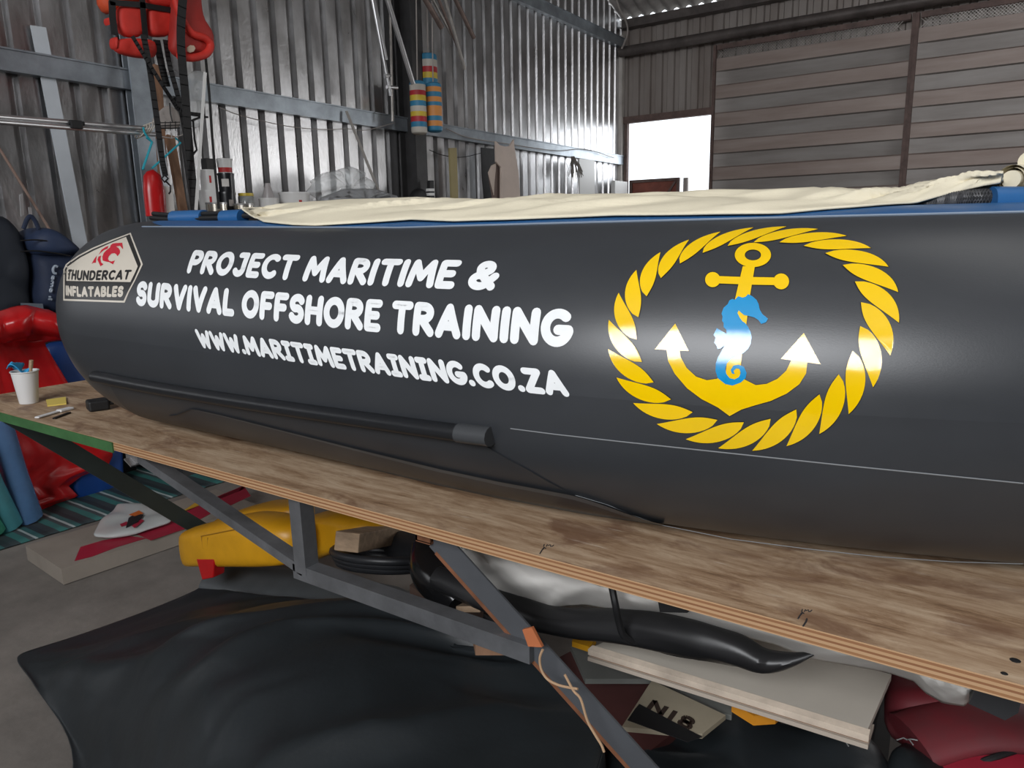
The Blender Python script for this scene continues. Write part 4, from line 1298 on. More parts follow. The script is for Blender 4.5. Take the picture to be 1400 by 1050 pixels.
b = MB(); q = c+Vector((0, 0, h)); c5, r5, h5 = spot(360, 376, 252, 272); b.lathe(q, [(0, 0), (r5, 0), (r5, 0.02), (r5*0.45, h5*0.85), (r5*0.45, h5), (0, h5)], 20, cap=False); tag(b.build('funnel_bottle', mat('milky_plastic', (0.45, 0.42, 0.42), 0.3, 0, alpha=0.85), smooth=50), 'tapered milky bottle standing on the low white tub', 'bottle')
c, r, h = spot(383, 424, 256, 284); c.z = shelf_z
bt = tub(c, r, h, m_white, 'bucket', 'largest white bucket beside the heap of clear plastic', 'bucket', None, (0.4, 0.62, 0.4, 0.22, m_labelred), GT, 0.9)
b = MB(); puff(b, WP([(424, 262), (432, 246), (445, 236), (462, 232), (478, 227), (492, 235), (505, 250), (512, 262), (500, 276), (440, 280)], SHX-0.1), 0.09, XP, rough=0.10, dens=0.008, freq=17); tag(b.build('clear_plastic', m_film, smooth=60), 'heap of crumpled clear plastic sheeting on the wall shelf', 'plastic')
b = MB(); puff(b, WP([(440, 270), (470, 258), (510, 258), (543, 268), (545, 284), (440, 286)], SHX+0.06), 0.05, XP, rough=0.05, dens=0.01, freq=17); tag(b.build('grey_film', mat('grey_film', (0.32, 0.33, 0.34), 0.3, 0, alpha=0.8, bump=0.4, bscale=20), smooth=60), 'folded grey film in front of the clear plastic heap', 'film')
T0, T1 = W(473.5, 152, -4.80), W(514, 252, -4.60)
T1 = T0+(T1-T0)*((T0.z-shelf_z)/(T0.z-T1.z))
b = MB(); b.bar(T0, T1, 0.024, 0.01, (1, 0, 0)); tag(b.build('leaning_stick', mat('grey_stick', (0.33, 0.31, 0.29), 0.7), smooth=0), 'grey stick leaning on the wall above the clear plastic', 'stick')
b = MB(); b.box((-4.62, 5.2, 1.55), (-4.55, 5.2, 1.56))
t = thing('black_tool', 'black tool with two white bands standing by the dark column', 'tool', W(587, 272, -4.6))
b = MB(); b.prism(WP([(583.5, 247), (589, 247), (590, 275), (583, 275)], -4.6), (0.04, 0, 0)); b.build('tool_body', m_black, t, smooth=0, bevel=0.004)
for yy in (258, 264):
    b = MB(); b.prism(WP([(582.5, yy), (590, yy), (590, yy+3.6), (582.5, yy+3.6)], -4.59), (0.035, 0, 0)); b.build('white_band', m_white, t, smooth=0)
b = MB(); puff(b, WP([(563, 265), (570, 256), (580, 260), (580, 285), (561, 285)], -4.62), 0.05, XP); tag(b.build('black_bundle', m_black, smooth=60), 'small black bundle at the foot of the dark column', 'bundle')
b = MB(); b.box((-4.86, 5.3, 1.565), (-4.45, 7.3, 1.60)); b.box((-4.86, 5.32, 0), (-4.47, 5.36, 1.565)); b.box((-4.86, 7.2, 0), (-4.47, 7.24, 1.565)); tag(b.build('wall_bench', m_timber, smooth=0), 'plain wooden bench against the wall under the pale plywood template', 'bench')

# wires strung on the wall
b = MB(); b.tube(cr(WP([(300, 147), (330, 158), (390, 172), (440, 177), (475, 176), (500, 178), (540, 168)], -4.80), 6), 0.0035, 6); tag(b.build('wire', m_cloth_grey), 'thin wire sagging along the wall below the girt', 'wire')
b = MB(); b.tube(cr(WP([(587, 205), (605, 212), (630, 215), (655, 210), (672, 205)], -4.80), 6), 0.004, 6); tag(b.build('wire', m_dark), 'dark wire looping behind the olive board', 'wire')
b = MB(); b.tube(cr(WP([(610, 176), (640, 188), (690, 196), (760, 206), (800, 204), (840, 216)], -4.80), 6), 0.005, 6); tag(b.build('wire', m_cloth_grey), 'pale wire lying along the girt above the plywood template', 'wire')

# pipes hanging from the rack
GPI = 'pipes hanging from the overhead rack'


def pipe(p0, p1, x, r, lb, m_, mid=None):
    A, B = W(*p0, x), W(*p1, x)
    A = A+(A-B).normalized()*max(0.0, (4.0-A.z)/max(0.2, (A-B).normalized().z))
    b_ = MB(); b_.tube([A, B], r, 12, caps=True); return tag(b_.build('hanging_pipe', m_), lb, 'pipe', GPI)


pipe((517, 40), (534, 131), -4.50, 0.016, 'bright pipe ending with a bent joint left of the dark column', m_alu)
pipe((519, 36), (528.5, 82), -4.62, 0.014, 'short bright pipe just right of the jointed one', m_alu)
pipe((530, 0), (565, 115), -4.35, 0.021, 'long pale pipe slanting in front of the dark column', m_alu)
pipe((533.5, 18), (536.5, 166), -4.70, 0.012, 'thin upright pipe reaching down to the girt', m_pipe)
pipe((582, 0), (604, 38), -4.35, 0.024, 'thick rusty pipe ending above the striped floats', m_rustpipe)
pipe((608.5, 0), (635.5, 95), -4.35, 0.016, 'longest pale pipe right of the striped floats', m_pipe)
pipe((600, 0), (628, 70), -4.45, 0.014, 'brown pipe close beside the longest pale pipe', m_rustpipe)
pipe((592, 0), (618, 50), -4.55, 0.012, 'thin pipe behind the brown one', m_pipe)
pipe((623, 0), (648, 52), -4.40, 0.020, 'rightmost rusty pipe of the hanging bundle', m_rustpipe)
b = MB(); b.tube(WP([(529, 119), (543, 120)], -4.50), 0.014, 10); b.tube(WP([(526, 104), (533, 103)], -4.50), 0.018, 10); tag(b.build('pipe_joint', m_alu), 'short cross joint on the bent bright pipe', 'joint')

# striped floats
BLU, ORA, RED_, YEL_, WHI = (0.03, 0.19, 0.33), (0.62, 0.25, 0.06), (0.40, 0.02, 0.03), (0.58, 0.42, 0.04), (0.48, 0.45, 0.40)


def floaty(px0, px1, pyt, pyb, x, bands, lb, rope_top):
    c_, r, h = spot(px0, px1, pyt, pyb, x)
    cum, tot = 0, sum(k for k, _ in bands)
    L_ = []
    for k, col in bands[::-1]:
        L_.append((cum/tot, col)); cum += k
    t_ = thing('striped_float', lb, 'float', c_, 'striped floats hanging by the dark column')
    b_ = MB(); b_.lathe(c_, [(0, 0), (r*0.7, 0.002), (r*0.94, h*0.03), (r, h*0.07), (r, h*0.93), (r*0.94, h*0.97), (r*0.7, h-0.002), (0, h)], 24, cap=False)
    fm = stripes('float_bands', 2, L_, 0.55, 'Object', 0.0, h*1.0001)
    b_.build('float_body', fm, t_)
    b_ = MB(); b_.tube([c_+Vector((0, 0, h)), at(rope_top[0], rope_top[1], 0, x)+Vector((0, 0, 0.9))], 0.006, 6); b_.build('float_rope', m_cloth_grey, t_)


floaty(575, 599, 77, 128, -4.68, [(20, BLU), (20, WHI), (17, RED_), (17, YEL_), (19, BLU), (12, WHI), (10, BLU)], 'striped float hanging highest, behind the other two', (587, 0))
floaty(562.5, 584.5, 115, 184, -4.58, [(8, BLU), (11, WHI), (9, RED_), (10, YEL_), (10, BLU), (10, WHI), (9, YEL_), (10, RED_), (10, BLU), (13, WHI)], 'left lower float banded red, yellow, blue and white', (573, 0))
floaty(583.5, 605.5, 117, 181, -4.56, [(10, BLU), (10, ORA), (10, BLU), (10, ORA), (8, BLU), (20, ORA), (10, BLU), (11, ORA), (11, BLU)], 'right lower float banded only orange and blue', (594, 0))

# boards and odds at the far end of the wall
Q8 = lambda P, ox=560, oy=180, s=8.75: [(ox+x/s, oy+y/s) for x, y in P]
b = MB(); b.prism(WP(Q8([(1015, 115), (1065, 165), (1120, 178), (1180, 175), (1232, 95), (1238, 180), (1290, 500), (1318, 990), (1075, 990), (1080, 430), (1020, 360)]), -4.66), (0.018, 0, 0)); tag(b.build('plywood_template', m_ply_pale, smooth=0), 'pale plywood template with a curved notch and two horns at its top', 'template')
b = MB(); b.prism(WP(Q8([(1015, 375), (1078, 430), (1072, 990), (1015, 990), (935, 500), (970, 410)]), -4.70), (0.016, 0, 0)); tag(b.build('brown_offcut', mat('brown_card', (0.17, 0.12, 0.105), 0.7), smooth=0), 'brown pointed offcut tucked behind the pale plywood template', 'board')
b = MB(); b.prism(WP(Q8([(935, 490), (975, 405), (1030, 378), (1010, 600), (1003, 760)]), -4.68), (0.008, 0, 0)); tag(b.build('pale_offcut', m_ply_pale, smooth=0), 'small pale pointed offcut left of the pale template', 'board')
b = MB(); b.prism(WP(Q8([(848, 190), (1012, 205), (1012, 990), (900, 990), (860, 500)]), -4.80), (0.012, 0, 0)); tag(b.build('gap_shade_panel', m_dark, smooth=0), 'dark panel standing in for the shaded gap between the olive board and the template', 'sheet')  # dark panel put in where there is only a dark gap
b = MB(); b.prism(WP(Q8([(460, 198), (545, 195), (572, 1000), (493, 1000)]), -4.78), (0.02, 0, 0)); tag(b.build('olive_board', m_olive, smooth=0), 'narrow olive board standing against the corrugated wall', 'board')
b = MB(); c = W(782, 214, -4.74)
for k_ in range(46):
    a, e = random.uniform(0, 2*PI), random.uniform(0.02, 0.11)
    b.tube([c+Vector((random.uniform(-.01, .03), random.uniform(-.02, .02), 0)), c+Vector((0.03+0.04*math.cos(a), e*math.sin(a)*1.3+0.04, -0.09-random.random()*0.05)), c+Vector((0.03+0.06*math.cos(a), 0.07+e*math.sin(a)*2, -0.17-random.random()*0.10))], 0.004, 4)
tag(b.build('bristle_tuft', m_straw), 'tuft of dry grey bristles hanging on the girt near the far corner', 'brush')
b = MB(); b.prism(WP([(790, 217), (811, 219), (812, 300), (792, 300)], -4.72), (0.02, 0, 0)); tag(b.build('glare_sheet', m_white, smooth=0), 'white sheet standing in for the glare by the wall near the far corner', 'sheet')  # glare on the wall, built as a white sheet
b = MB(); b.box((-4.86, 8.1, 0), (-4.6, 9.1, 1.62)); tag(b.build('low_cabinet', m_cloth_grey, smooth=0), 'grey cabinet under the white glare sheet', 'cabinet')
b = MB(); b.box((-4.80, 9.55, 0), (-4.74, 9.95, 2.12)); tag(b.build('glare_panel', m_white, smooth=0), 'white panel standing in for the glare in the far corner beside the doorway', 'post')  # corner glare from the doorway, built as a white panel
b = MB(); b.tube(cr(WP([(838, -20), (846, 10), (856, 30), (858, 45), (853, 60), (850, 66)], -4.7), 6), 0.012, 8); tag(b.build('cable', m_cloth_grey), 'pale cable curling down from the roof in the far corner', 'cable')

# ------------------------------------------------------------------ left of the bench: bags, tarpaulins, rolls, mat, carton
bx = -4.5
t = thing('navy_bag', 'navy zipped bag with a top handle and pale lettering behind the red tarpaulin', 'bag', W(55, 420, bx))
b = MB(); puff(b, WP([(33, 345), (60, 342), (110, 346), (114, 425), (60, 430), (36, 420)], bx-0.10), 0.17, XP, rough=0.015); b.build('bag_body', m_navy, t, smooth=60)
b = MB(); puff(b, WP([(27, 322), (36, 311), (60, 311), (86, 330), (104, 346), (60, 352), (36, 350), (27, 340)], bx-0.08), 0.17, XP, rough=0.015); b.build('bag_lid', mat('navy_lid', (0.02, 0.036, 0.085), 0.65, 0, var=0.2), t, smooth=60)
b = MB(); b.tube(cr(WP([(32, 313), (37, 300), (42, 296), (48, 302), (53, 313)], bx+0.03), 6), 0.012, 8, sx=0.5); b.build('handle', m_navy, t)
b = MB()
for yy in (329, 344):
    b.tube(cr(WP([(28, yy), (50, yy-1), (75, yy+2), (96, yy+6)], bx+0.085), 4), 0.004, 5)
b.build('zip', m_black, t)
b = MB()
S_, Wt = layout('1noma', 0.16, 0.10, 0.3)
for P in S_:
    P = densify(P, 0.2)
    b.tube([W(66.5+5.5*(y_-0.3)-6.0*(1-x_/Wt)*0.9+6, 411-x_/Wt*34, bx+0.085) for x_, y_ in P], 0.005, 5)
b.tube(cr(WP([(78.5, 365), (75.5, 363.5), (73, 366.5), (72.5, 370), (74, 373.5), (77, 374)], bx+0.085), 5), 0.007, 6)
b.build('bag_lettering', mat('pale_print', (0.36, 0.42, 0.50), 0.5), t)
b = MB(); puff(b, WP([(-40, 300), (0, 292), (22, 318), (30, 360), (34, 430), (-40, 460)], -4.62), 0.14, XP, rough=0.03); tag(b.build('dark_bag', mat('black_blue_nylon', (0.008, 0.012, 0.02), 0.7), smooth=60), 'black bag standing at the photo edge left of the navy bag', 'bag')
b = MB(); b.box((-4.86, 1.0, 0), (-4.42, 2.3, 1.02)); tag(b.build('black_chest', m_black, smooth=0, bevel=0.01), 'black chest under the navy bag, behind the red tarpaulin', 'chest')
b = MB(); b.prism(WP([(28, 414), (56, 415), (62, 446), (30, 446)], -4.44), (0.02, 0, 0)); tag(b.build('grey_tray', mat('grey_tray', (0.12, 0.14, 0.17), 0.4), smooth=0), 'grey tray edge showing just above the red tarpaulin', 'tray')
b = MB(); b.prism(WP([(26, 266), (30, 264), (32, 294), (28, 296)], -4.75), (0.01, 0, 0)); tag(b.build('metal_clip', m_alu, smooth=0), 'longer of the two bright metal clips on the wall above the navy bag', 'clip', 'metal clips on the left wall')
b = MB(); b.prism(WP([(38, 283), (42, 284), (43, 294), (39, 294)], -4.75), (0.01, 0, 0)); tag(b.build('metal_clip', m_alu, smooth=0), 'shorter of the two bright metal clips on the wall above the navy bag', 'clip', 'metal clips on the left wall')

# red tarpaulin thrown in folds down to the floor
RT = [(424, 66), (431, 80), (441, 78), (455, 84), (463, 92), (467, 60), (474, 62), (495, 74), (525, 92), (560, 106), (590, 122), (620, 153), (636, 146), (650, 110), (664, 92), (678, 106), (690, 70), (712, 40)]


def redtarp(u, v):
    k = v*(len(RT)-1); i = min(int(k), len(RT)-2); f = k-i
    yy = RT[i][0]*(1-f)+RT[i+1][0]*f; xr = RT[i][1]*(1-f)+RT[i+1][1]*f
    top_ = 436-18*sstep(0.2, 0.75, u)+6*sstep(0.75, 1.0, u)
    px = -60+(xr+60)*u
    py = yy if v > 0.25 else top_+(yy-424)*(1-0)+0
    xx = -3.85-0.34*v+0.13*math.sin(PI*min(1, v/0.27)) - 0.08*abs(math.sin(PI*(v-0.27)*1.3))
    p = at(px, py, 0, xx)
    am = min(1, 6*(1-u)+0.25)
    p.x += am*(0.08*nz(u*3.0+v*1.0, v*1.8, 1)+0.035*nz(u*7-v*2, v*1.2, 7)+0.02*abs(nz(u*6+v*3, v*3, 4)))
    return p


b = MB(); b.grid(redtarp, 70, 90)
tag(b.build('red_tarpaulin', m_red, smooth=75, thick=0.008), 'glossy red tarpaulin heaped in folds beyond the left bench end', 'tarpaulin')
b = MB(); puff(b, WP([(58, 469), (92, 465), (112, 490), (140, 530), (165, 580), (168, 668), (140, 682), (100, 690), (88, 600)], -4.24), 0.05, XP); tag(b.build('blue_tarpaulin', m_bluep, smooth=60), 'smooth blue tarpaulin panel right of the red tarpaulin', 'tarpaulin')
GR = 'rolls of film leaning at the photo edge'
for (pb, pt_, rr, mm, lb) in (((40, 708), (-2, 572), 0.055, m_bluefilm, 'blue film roll, rightmost of the leaning rolls under the bench end'), ((12, 718), (-38, 600), 0.055, m_tealfilm, 'teal film roll between the blue and the green roll'), ((-12, 728), (-70, 620), 0.055, m_greenfilm, 'green film roll at the very edge of the photo')):
    B_ = at(*pb, 2, 0.03); T_ = at(*pt_, 0, B_.x+0.12)
    b = MB(); b.tube([B_, B_*0.5+T_*0.5+Vector((0.0, 0.0, -0.01)), T_], [rr*1.05, rr, rr*0.9], 18, rfun=lambda s_, a: 1+0.06*math.sin(3*a+5*s_)+0.03*math.sin(7*a))
    tag(b.build('film_roll', mm, smooth=60), lb, 'roll', GR)
# striped mat
M0, M1 = at(-80, 778, 2, 0.0), at(345, 648, 2, 0.0)
dx_ = Vector((-1, 0, 0))
b = MB()
b.grid(lambda u, v: M0*(1-u)+M1*u+dx_*(0.75*v)+Vector((0, 0, 0.006+0.006*abs(nz(u*30, v*8)))), 80, 12)
tag(b.build('striped_mat', stripes('mat_stripes', 1, [(0, (0.03, 0.045, 0.05)), (0.22, (0.035, 0.15, 0.14)), (0.45, (0.05, 0.07, 0.075)), (0.58, (0.32, 0.38, 0.38)), (0.66, (0.03, 0.10, 0.10)), (0.82, (0.02, 0.03, 0.035))], 0.6, 'Object', 0, 0.17), smooth=60, thick=0.004), 'green, black and white striped mat on the floor by the red tarpaulin', 'mat')

# flat carton with red print, plastic bag on it
CZ = 0.075
t = thing('flat_carton', 'long flat grey carton with red and yellow print lying on the floor', 'carton', at(150, 755, 2, 0))
c0, c1 = at(84, 778, 2, CZ), at(352, 690, 2, CZ)
ax = (c1-c0).normalized(); sd = Vector((-ax.y, ax.x, 0))
if sd.x > 0:
    sd = -sd
c3_, c2_ = c0+sd*0.40, c1+sd*0.40
dn = Vector((0, 0, -CZ+0.004))
b = MB(); b.hexa([c0+dn, c1+dn, c2_+dn, c3_+dn, c0, c1, c2_, c3_]); b.build('carton_body', m_card, t, smooth=0)
m_pr, m_py = mat('red_print_panel', (0.32, 0.012, 0.035), 0.5, 0, var=0.15), mat('yellow_print', (0.58, 0.32, 0.03), 0.5)
for P, mm, nm in (([(102, 767), (110, 748), (140, 739), (176, 733), (200, 736), (160, 748), (126, 761)], m_pr, 'printed_band'), ([(186, 730), (226, 713), (242, 708), (256, 722), (206, 739)], m_pr, 'printed_band'), ([(244, 702), (276, 690), (292, 700), (270, 712)], m_pr, 'printed_band'), ([(290, 682), (333, 664), (343, 678), (311, 693)], m_pr, 'printed_band'),
                  ([(247, 701), (266, 688), (276, 690), (258, 698)], m_py, 'printed_stripe'), ([(291, 682), (334, 664), (336, 668), (297, 684)], m_py, 'printed_stripe')):
    b = MB(); b.prism([at(*q, 2, CZ+0.001) for q in P], (0, 0, 0.001)); b.build(nm, mm, t, smooth=0)
t2 = thing('carrier_bag', 'white plastic carrier bag with a dark print lying on the carton', 'bag', at(170, 715, 2, CZ+0.002))
b = MB(); puff(b, [at(*q, 2, CZ+0.02) for q in [(126, 733), (138, 712), (156, 697), (160, 689), (195, 690), (222, 700), (236, 713), (186, 729), (150, 735)]], 0.016, (0, 0, 1), rough=0.012, dens=0.02); b.build('bag_film', mat('white_film', (0.55, 0.57, 0.56), 0.25, 0, alpha=0.8), t2, smooth=60)
for P, mm in (([(172, 722), (176, 708), (186, 702), (196, 704), (190, 714), (180, 718)], m_black), ([(176, 704), (190, 698), (196, 702), (184, 706)], m_orange), ([(164, 717), (173, 713), (176, 717), (166, 720)], m_pr), ([(180, 719), (193, 710), (197, 712), (184, 722)], m_pr)):
    b = MB(); b.prism([at(*q, 2, CZ+0.041) for q in P], (0, 0, 0.001)); b.build('bag_print', mm, t2, smooth=0)

# ------------------------------------------------------------------ under the bench
t = thing('yellow_cushion', 'long yellow inflated cushion lying under the bench behind the front brace', 'cushion', at(330, 770, 1, 1.55))
b = MB(); puff(b, [at(*q, 1, 1.55) for q in [(256, 723), (300, 711), (345, 702), (385, 706), (416, 718), (418, 766), (380, 769), (262, 769)]], 0.09, (0, 1, 0)); b.build('cushion_body', m_yellow, t, smooth=50)
b = MB(); b.tube([at(275, 733, 1, 1.462), at(320, 724, 1, 1.462)], 0.002, 5); b.tube([at(275, 733, 1, 1.462), at(278, 750, 1, 1.462), at(284, 752, 1, 1.462), at(284, 735, 1, 1.462)], 0.002, 5); b.build('stitching', mat('dark_yellow_seam', (0.34, 0.16, 0.01), 0.6), t)
b = MB(); puff(b, [at(*q, 1, 1.80) for q in [(300, 708), (330, 696), (362, 687), (418, 686), (420, 725), (330, 725)]], 0.09, (0, 1, 0)); tag(b.build('yellow_cushion', m_yellow, smooth=50), 'yellow cushion lying behind and above the long one', 'cushion', None)
b = MB(); puff(b, [at(*q, 1, 1.72) for q in [(415, 716), (424, 704), (470, 696), (525, 706), (530, 726), (500, 740), (462, 754), (424, 769), (414, 760)]], 0.09, (0, 1, 0)); tag(b.build('yellow_cushion', m_yellow, smooth=50), 'rounded yellow cushion right of the steel post, under a timber block', 'cushion', None)
b = MB(); b.prism([at(268, 764, 1, 1.46), at(293, 764, 1, 1.46), at(291, 790, 1, 1.46), at(276, 793, 1, 1.46)], (0, 0.05, 0)); tag(b.build('red_strap_end', m_red, smooth=0, bevel=0.004), 'red fabric tab hanging below the left end of the yellow cushion', 'tab')
b = MB(); b.prism([at(375, 762, 1, 1.62), at(412, 766, 1, 1.62), at(410, 776, 1, 1.62), at(384, 772, 1, 1.62)], (0, 0.05, 0)); tag(b.build('red_pad', m_red, smooth=0), 'small red pad peeping out under the yellow cushion by the post', 'pad')
b = MB(); b.tube([at(296, 792, 1, 1.62), at(350, 800, 1, 1.66), at(430, 812, 1, 1.70), at(520, 832, 1, 1.72), at(580, 848, 1, 1.72)], [0.06, 0.075, 0.08, 0.08, 0.06], 18, sx=1.6, sy=0.8); tag(b.build('grey_pontoon', mat('slate_coated_fabric', (0.06, 0.066, 0.07), 0.5, 0, var=0.25), smooth=50), 'slate grey flattened pontoon lying below the yellow cushions', 'pontoon')
b = MB(); b.bar(at(474, 741, 1, 1.48), at(575, 722, 1, 2.0), 0.085, 0.06); tag(b.build('timber_block', m_timber, smooth=0, bevel=0.003), 'square sawn timber resting across the right yellow cushion', 'timber')
b = MB(); b.prism([at(505, 738, 1, 1.8), at(552, 726, 1, 1.85), at(540, 738, 1, 1.85), at(512, 745, 1, 1.8)], (0, 0.08, 0)); tag(b.build('yellow_offcut', m_yellow, smooth=0), 'thin yellow strip under the timber block', 'strip')
C_ = at(520, 764, 1, 1.62)
b = MB()
for k_ in range(3):
    b.tube([C_+Vector((0.15*math.cos(a)*(1+0.08*k_), 0.11*math.sin(a)*(1+0.08*k_), 0.016*k_-0.01+0.035*math.cos(a+1))) for a in np.linspace(0, 2*PI, 40)], 0.020-0.003*k_, 10, caps=False)
tag(b.build('rubber_coil', m_pvc2), 'coil of black rubber hose lying under the timber block', 'hose')
b = MB(); b.tube(cr([at(520, 757, 1, 1.80), at(556, 748, 1, 1.75), at(590, 752, 1, 1.7), at(610, 766, 1, 1.62)], 6), [0.06]*19, 14); tag(b.build('black_roll', m_pvc2), 'thick black roll behind the hose coil', 'roll')
b = MB(); b.tube(cr([at(586, 745, 1, 1.5), at(592, 775, 1, 1.46), at(612, 800, 1, 1.42), at(632, 826, 1, 1.40)], 6), [0.05+0.02*math.sin(PI*i/18) for i in range(19)], 18); tag(b.build('black_buoy', mat('glossy_black_rubber', (0.010, 0.010, 0.011), 0.16)), 'glossy black rubber buoy standing left of the slanting leg', 'buoy')
b = MB(); b.tube([at(640, 796, 1, 1.42), at(662, 812, 1, 1.40)], 0.042, 16); tag(b.build('black_tube_end', m_pvc2), 'short black tube end between the buoy and the slanting leg', 'tube')
b = MB(); b.tube([at(682, 842, 1, 1.20), at(706, 862, 1, 1.15)], [0.038, 0.032], 16); tag(b.build('black_nozzle', mat('shiny_black', (0.03, 0.031, 0.033), 0.2)), 'shiny black nozzle tucked behind the orange cleat', 'nozzle')
b = MB(); b.bar(at(640, 833, 1, 1.10), at(668, 815, 1, 1.55), 0.05, 0.012); tag(b.build('timber_strip', m_timber, smooth=0), 'short grey timber strip crossing behind the steel chord', 'timber')
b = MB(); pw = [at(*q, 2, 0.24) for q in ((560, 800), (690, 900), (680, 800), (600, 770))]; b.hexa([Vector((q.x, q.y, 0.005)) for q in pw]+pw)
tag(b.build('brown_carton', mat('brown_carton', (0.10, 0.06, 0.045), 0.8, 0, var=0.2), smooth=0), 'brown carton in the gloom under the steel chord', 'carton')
GO = 'timber offcuts by the slanting leg'
for P, z_, lb in (([(645, 872), (662, 862), (712, 884), (690, 896), (650, 896)], 0.50, 'brown timber offcut lying behind the dark tarpaulin top'), ([(664, 864), (690, 868), (700, 880), (668, 874)], 0.52, 'pale small timber offcut on top of the brown one'), ([(690, 880), (722, 884), (724, 894), (690, 892)], 0.505, 'pale timber offcut beside the slanting leg')):
    b = MB(); b.prism([at(*q, 2, z_) for q in P], (0, 0, 0.025)); tag(b.build('timber_offcut', m_timber if 'pale' in lb else m_wood, smooth=0), lb, 'offcut', GO)
# white canvas bundle hanging under the front of the bench top
top_l = [(1345, 925), (1230, 890), (1100, 850), (1000, 825), (900, 790), (800, 765), (700, 745), (615, 730)]
bot_l = [(622, 750), (634, 768), (650, 790), (668, 806), (690, 814), (722, 826), (752, 834), (775, 829), (800, 827), (850, 836), (900, 838), (950, 850), (1005, 866), (1060, 880), (1110, 900), (1160, 908), (1215, 918), (1250, 930), (1266, 946), (1290, 960), (1318, 964), (1330, 948)]
b = MB(); vs = []


def bundle(u, v):
    tx = lerp_list([Vector((*q, 0)) for q in top_l[::-1]], u); bx_ = lerp_list([Vector((*q, 0)) for q in bot_l], u)
    tx.x = bx_.x
    tx.y = 730+(bx_.x-615)*0.268
    tx.y = min(tx.y, bx_.y-4)
    q = tx*(1-v)+bx_*v
    yy = 1.10+0.10*(1-math.sin(PI*(0.15+0.75*v)))+0.012*nz(u*16+v*3, v*1.6, 2)+0.004*nz(u*40-v*9, v*2, 6)
    return at(q.x, q.y, 1, yy)


b.grid(bundle, 120, 16)
b.grid(lambda u, v: bundle(u, 1.0)+Vector((0, 0.30*v, 0.12*v)), 120, 4)
b.grid(lambda u, v: Vector((bundle(u, 0.0).x, 1.15+0.3*v, 0.866)), 60, 2)
tag(b.build('canvas_bundle', m_offwhite, smooth=75, thick=0.004), 'long off-white canvas bundle slung under the front edge of the bench', 'canvas')
b = MB(); b.prism([at(*q, 1, 1.085) for q in [(898, 812), (934, 820), (940, 838), (902, 837)]], (0, 0.012, 0)); tag(b.build('black_patch', m_black, smooth=0), 'black patch on the off-white canvas bundle beside the cord', 'patch')
b = MB(); b.prism([at(*q, 1, 1.09) for q in [(1340, 930), (1400, 945), (1392, 975), (1374, 985), (1324, 962)]], (0, 0.03, 0)); tag(b.build('black_flap', m_pvc2, smooth=0), 'black fabric flap at the right end of the off-white canvas', 'flap')
# black deflated tube, cords
tp = [(600, 790), (660, 815), (720, 838), (770, 850), (840, 856), (900, 864), (960, 876), (1010, 890), (1045, 903), (1080, 902), (1112, 894)]
tr_ = [0.03, 0.034, 0.030, 0.028, 0.031, 0.034, 0.035, 0.031, 0.024, 0.013, 0.003]
P = cr([at(px, py, 1, 1.13) for px, py in tp], 6)
b = MB(); b.tube(P, [interp(i/(len(P)-1)*(len(tr_)-1), range(len(tr_)), tr_) for i in range(len(P))], 18, sy=0.9, rfun=lambda s_, a: 1+0.10*math.sin(2*a+9*s_)+0.04*math.sin(5*a+23*s_))
tag(b.build('deflated_tube', mat('satin_black_rubber', (0.011, 0.011, 0.012), 0.40)), 'limp glossy black rubber tube tapering to a point on the white board', 'tube')
b = MB(); b.tube(cr([at(*q, 1, y_) for q, y_ in (((836, 800), 1.07), ((841, 825), 1.06), ((846, 850), 1.075), ((852, 868), 1.085), ((864, 877), 1.10), ((878, 880), 1.12))], 6), 0.0065, 8); tag(b.build('rope', m_black), 'black rope tied down over the limp black tube', 'rope')
b = MB(); b.tube(cr([at(*q, 1, 1.12) for q in ((889, 880), (905, 888), (930, 894), (955, 897), (966, 894))], 6), 0.006, 8); tag(b.build('rope', m_black), 'black grab rope sagging on the white board under the limp tube', 'rope')
# white hatch board with a lipped edge
BZ = 0.6
t = thing('hatch_board', 'large white board with a lipped front edge lying under the bench', 'board', at(1000, 940, 2, BZ-0.03))
h0, h1, h2_ = at(812, 884, 2, BZ), at(1186, 998, 2, BZ), at(1219, 922, 2, BZ)
h3_ = h0+(h2_-h1)*1.0
h0b = at(796, 897, 2, BZ)
b = MB(); b.prism([h0, h1, h2_, h3_+Vector((0.06, 0, 0))], (0, 0, -0.012)); b.build('board_face', mat('dirty_white_board', (0.50, 0.46, 0.40), 0.55, 0, var=0.1, scale=3), t, smooth=0)
b = MB(); fd = Vector((0, -0.016, 0)); b.prism([h0+Vector((-0.008, -0.010, -0.003)), h1+Vector((0.004, -0.010, -0.003)), h1+Vector((0.004, 0.002, 0.001)), h0+Vector((-0.004, 0.002, 0.001))], (0, 0, -0.012)); b.build('board_lip', mat('worn_cream_edge', (0.50, 0.42, 0.34), 0.6, 0, var=0.25, scale=14), t, smooth=0)
b = MB(); b.prism([h0+Vector((-0.004, -0.005, -0.016)), h1+Vector((0.003, -0.005, -0.016)), h1+Vector((0.004, 0.0, -0.016)), h0+Vector((0, 0, -0.016))], (0, 0, -0.0035)); b.build('dark_joint', m_wood, t, smooth=0)
b = MB(); b.prism([h0+Vector((-0.008, -0.011, -0.0195)), h1+Vector((0.004, -0.011, -0.0195)), h1+Vector((0.004, 0.05, -0.0195)), h0+Vector((0, 0.05, -0.0195))], (0, 0, -0.008)); b.build('lower_lip', mat('cream_edge', (0.42, 0.36, 0.30), 0.6), t, smooth=0)
b = MB(); b.box((-0.45, 1.52, 0.0), (-0.16, 2.0, BZ-0.036)); tag(b.build('black_crate', m_black, smooth=0), 'black crate in the dark beneath the white board', 'crate')
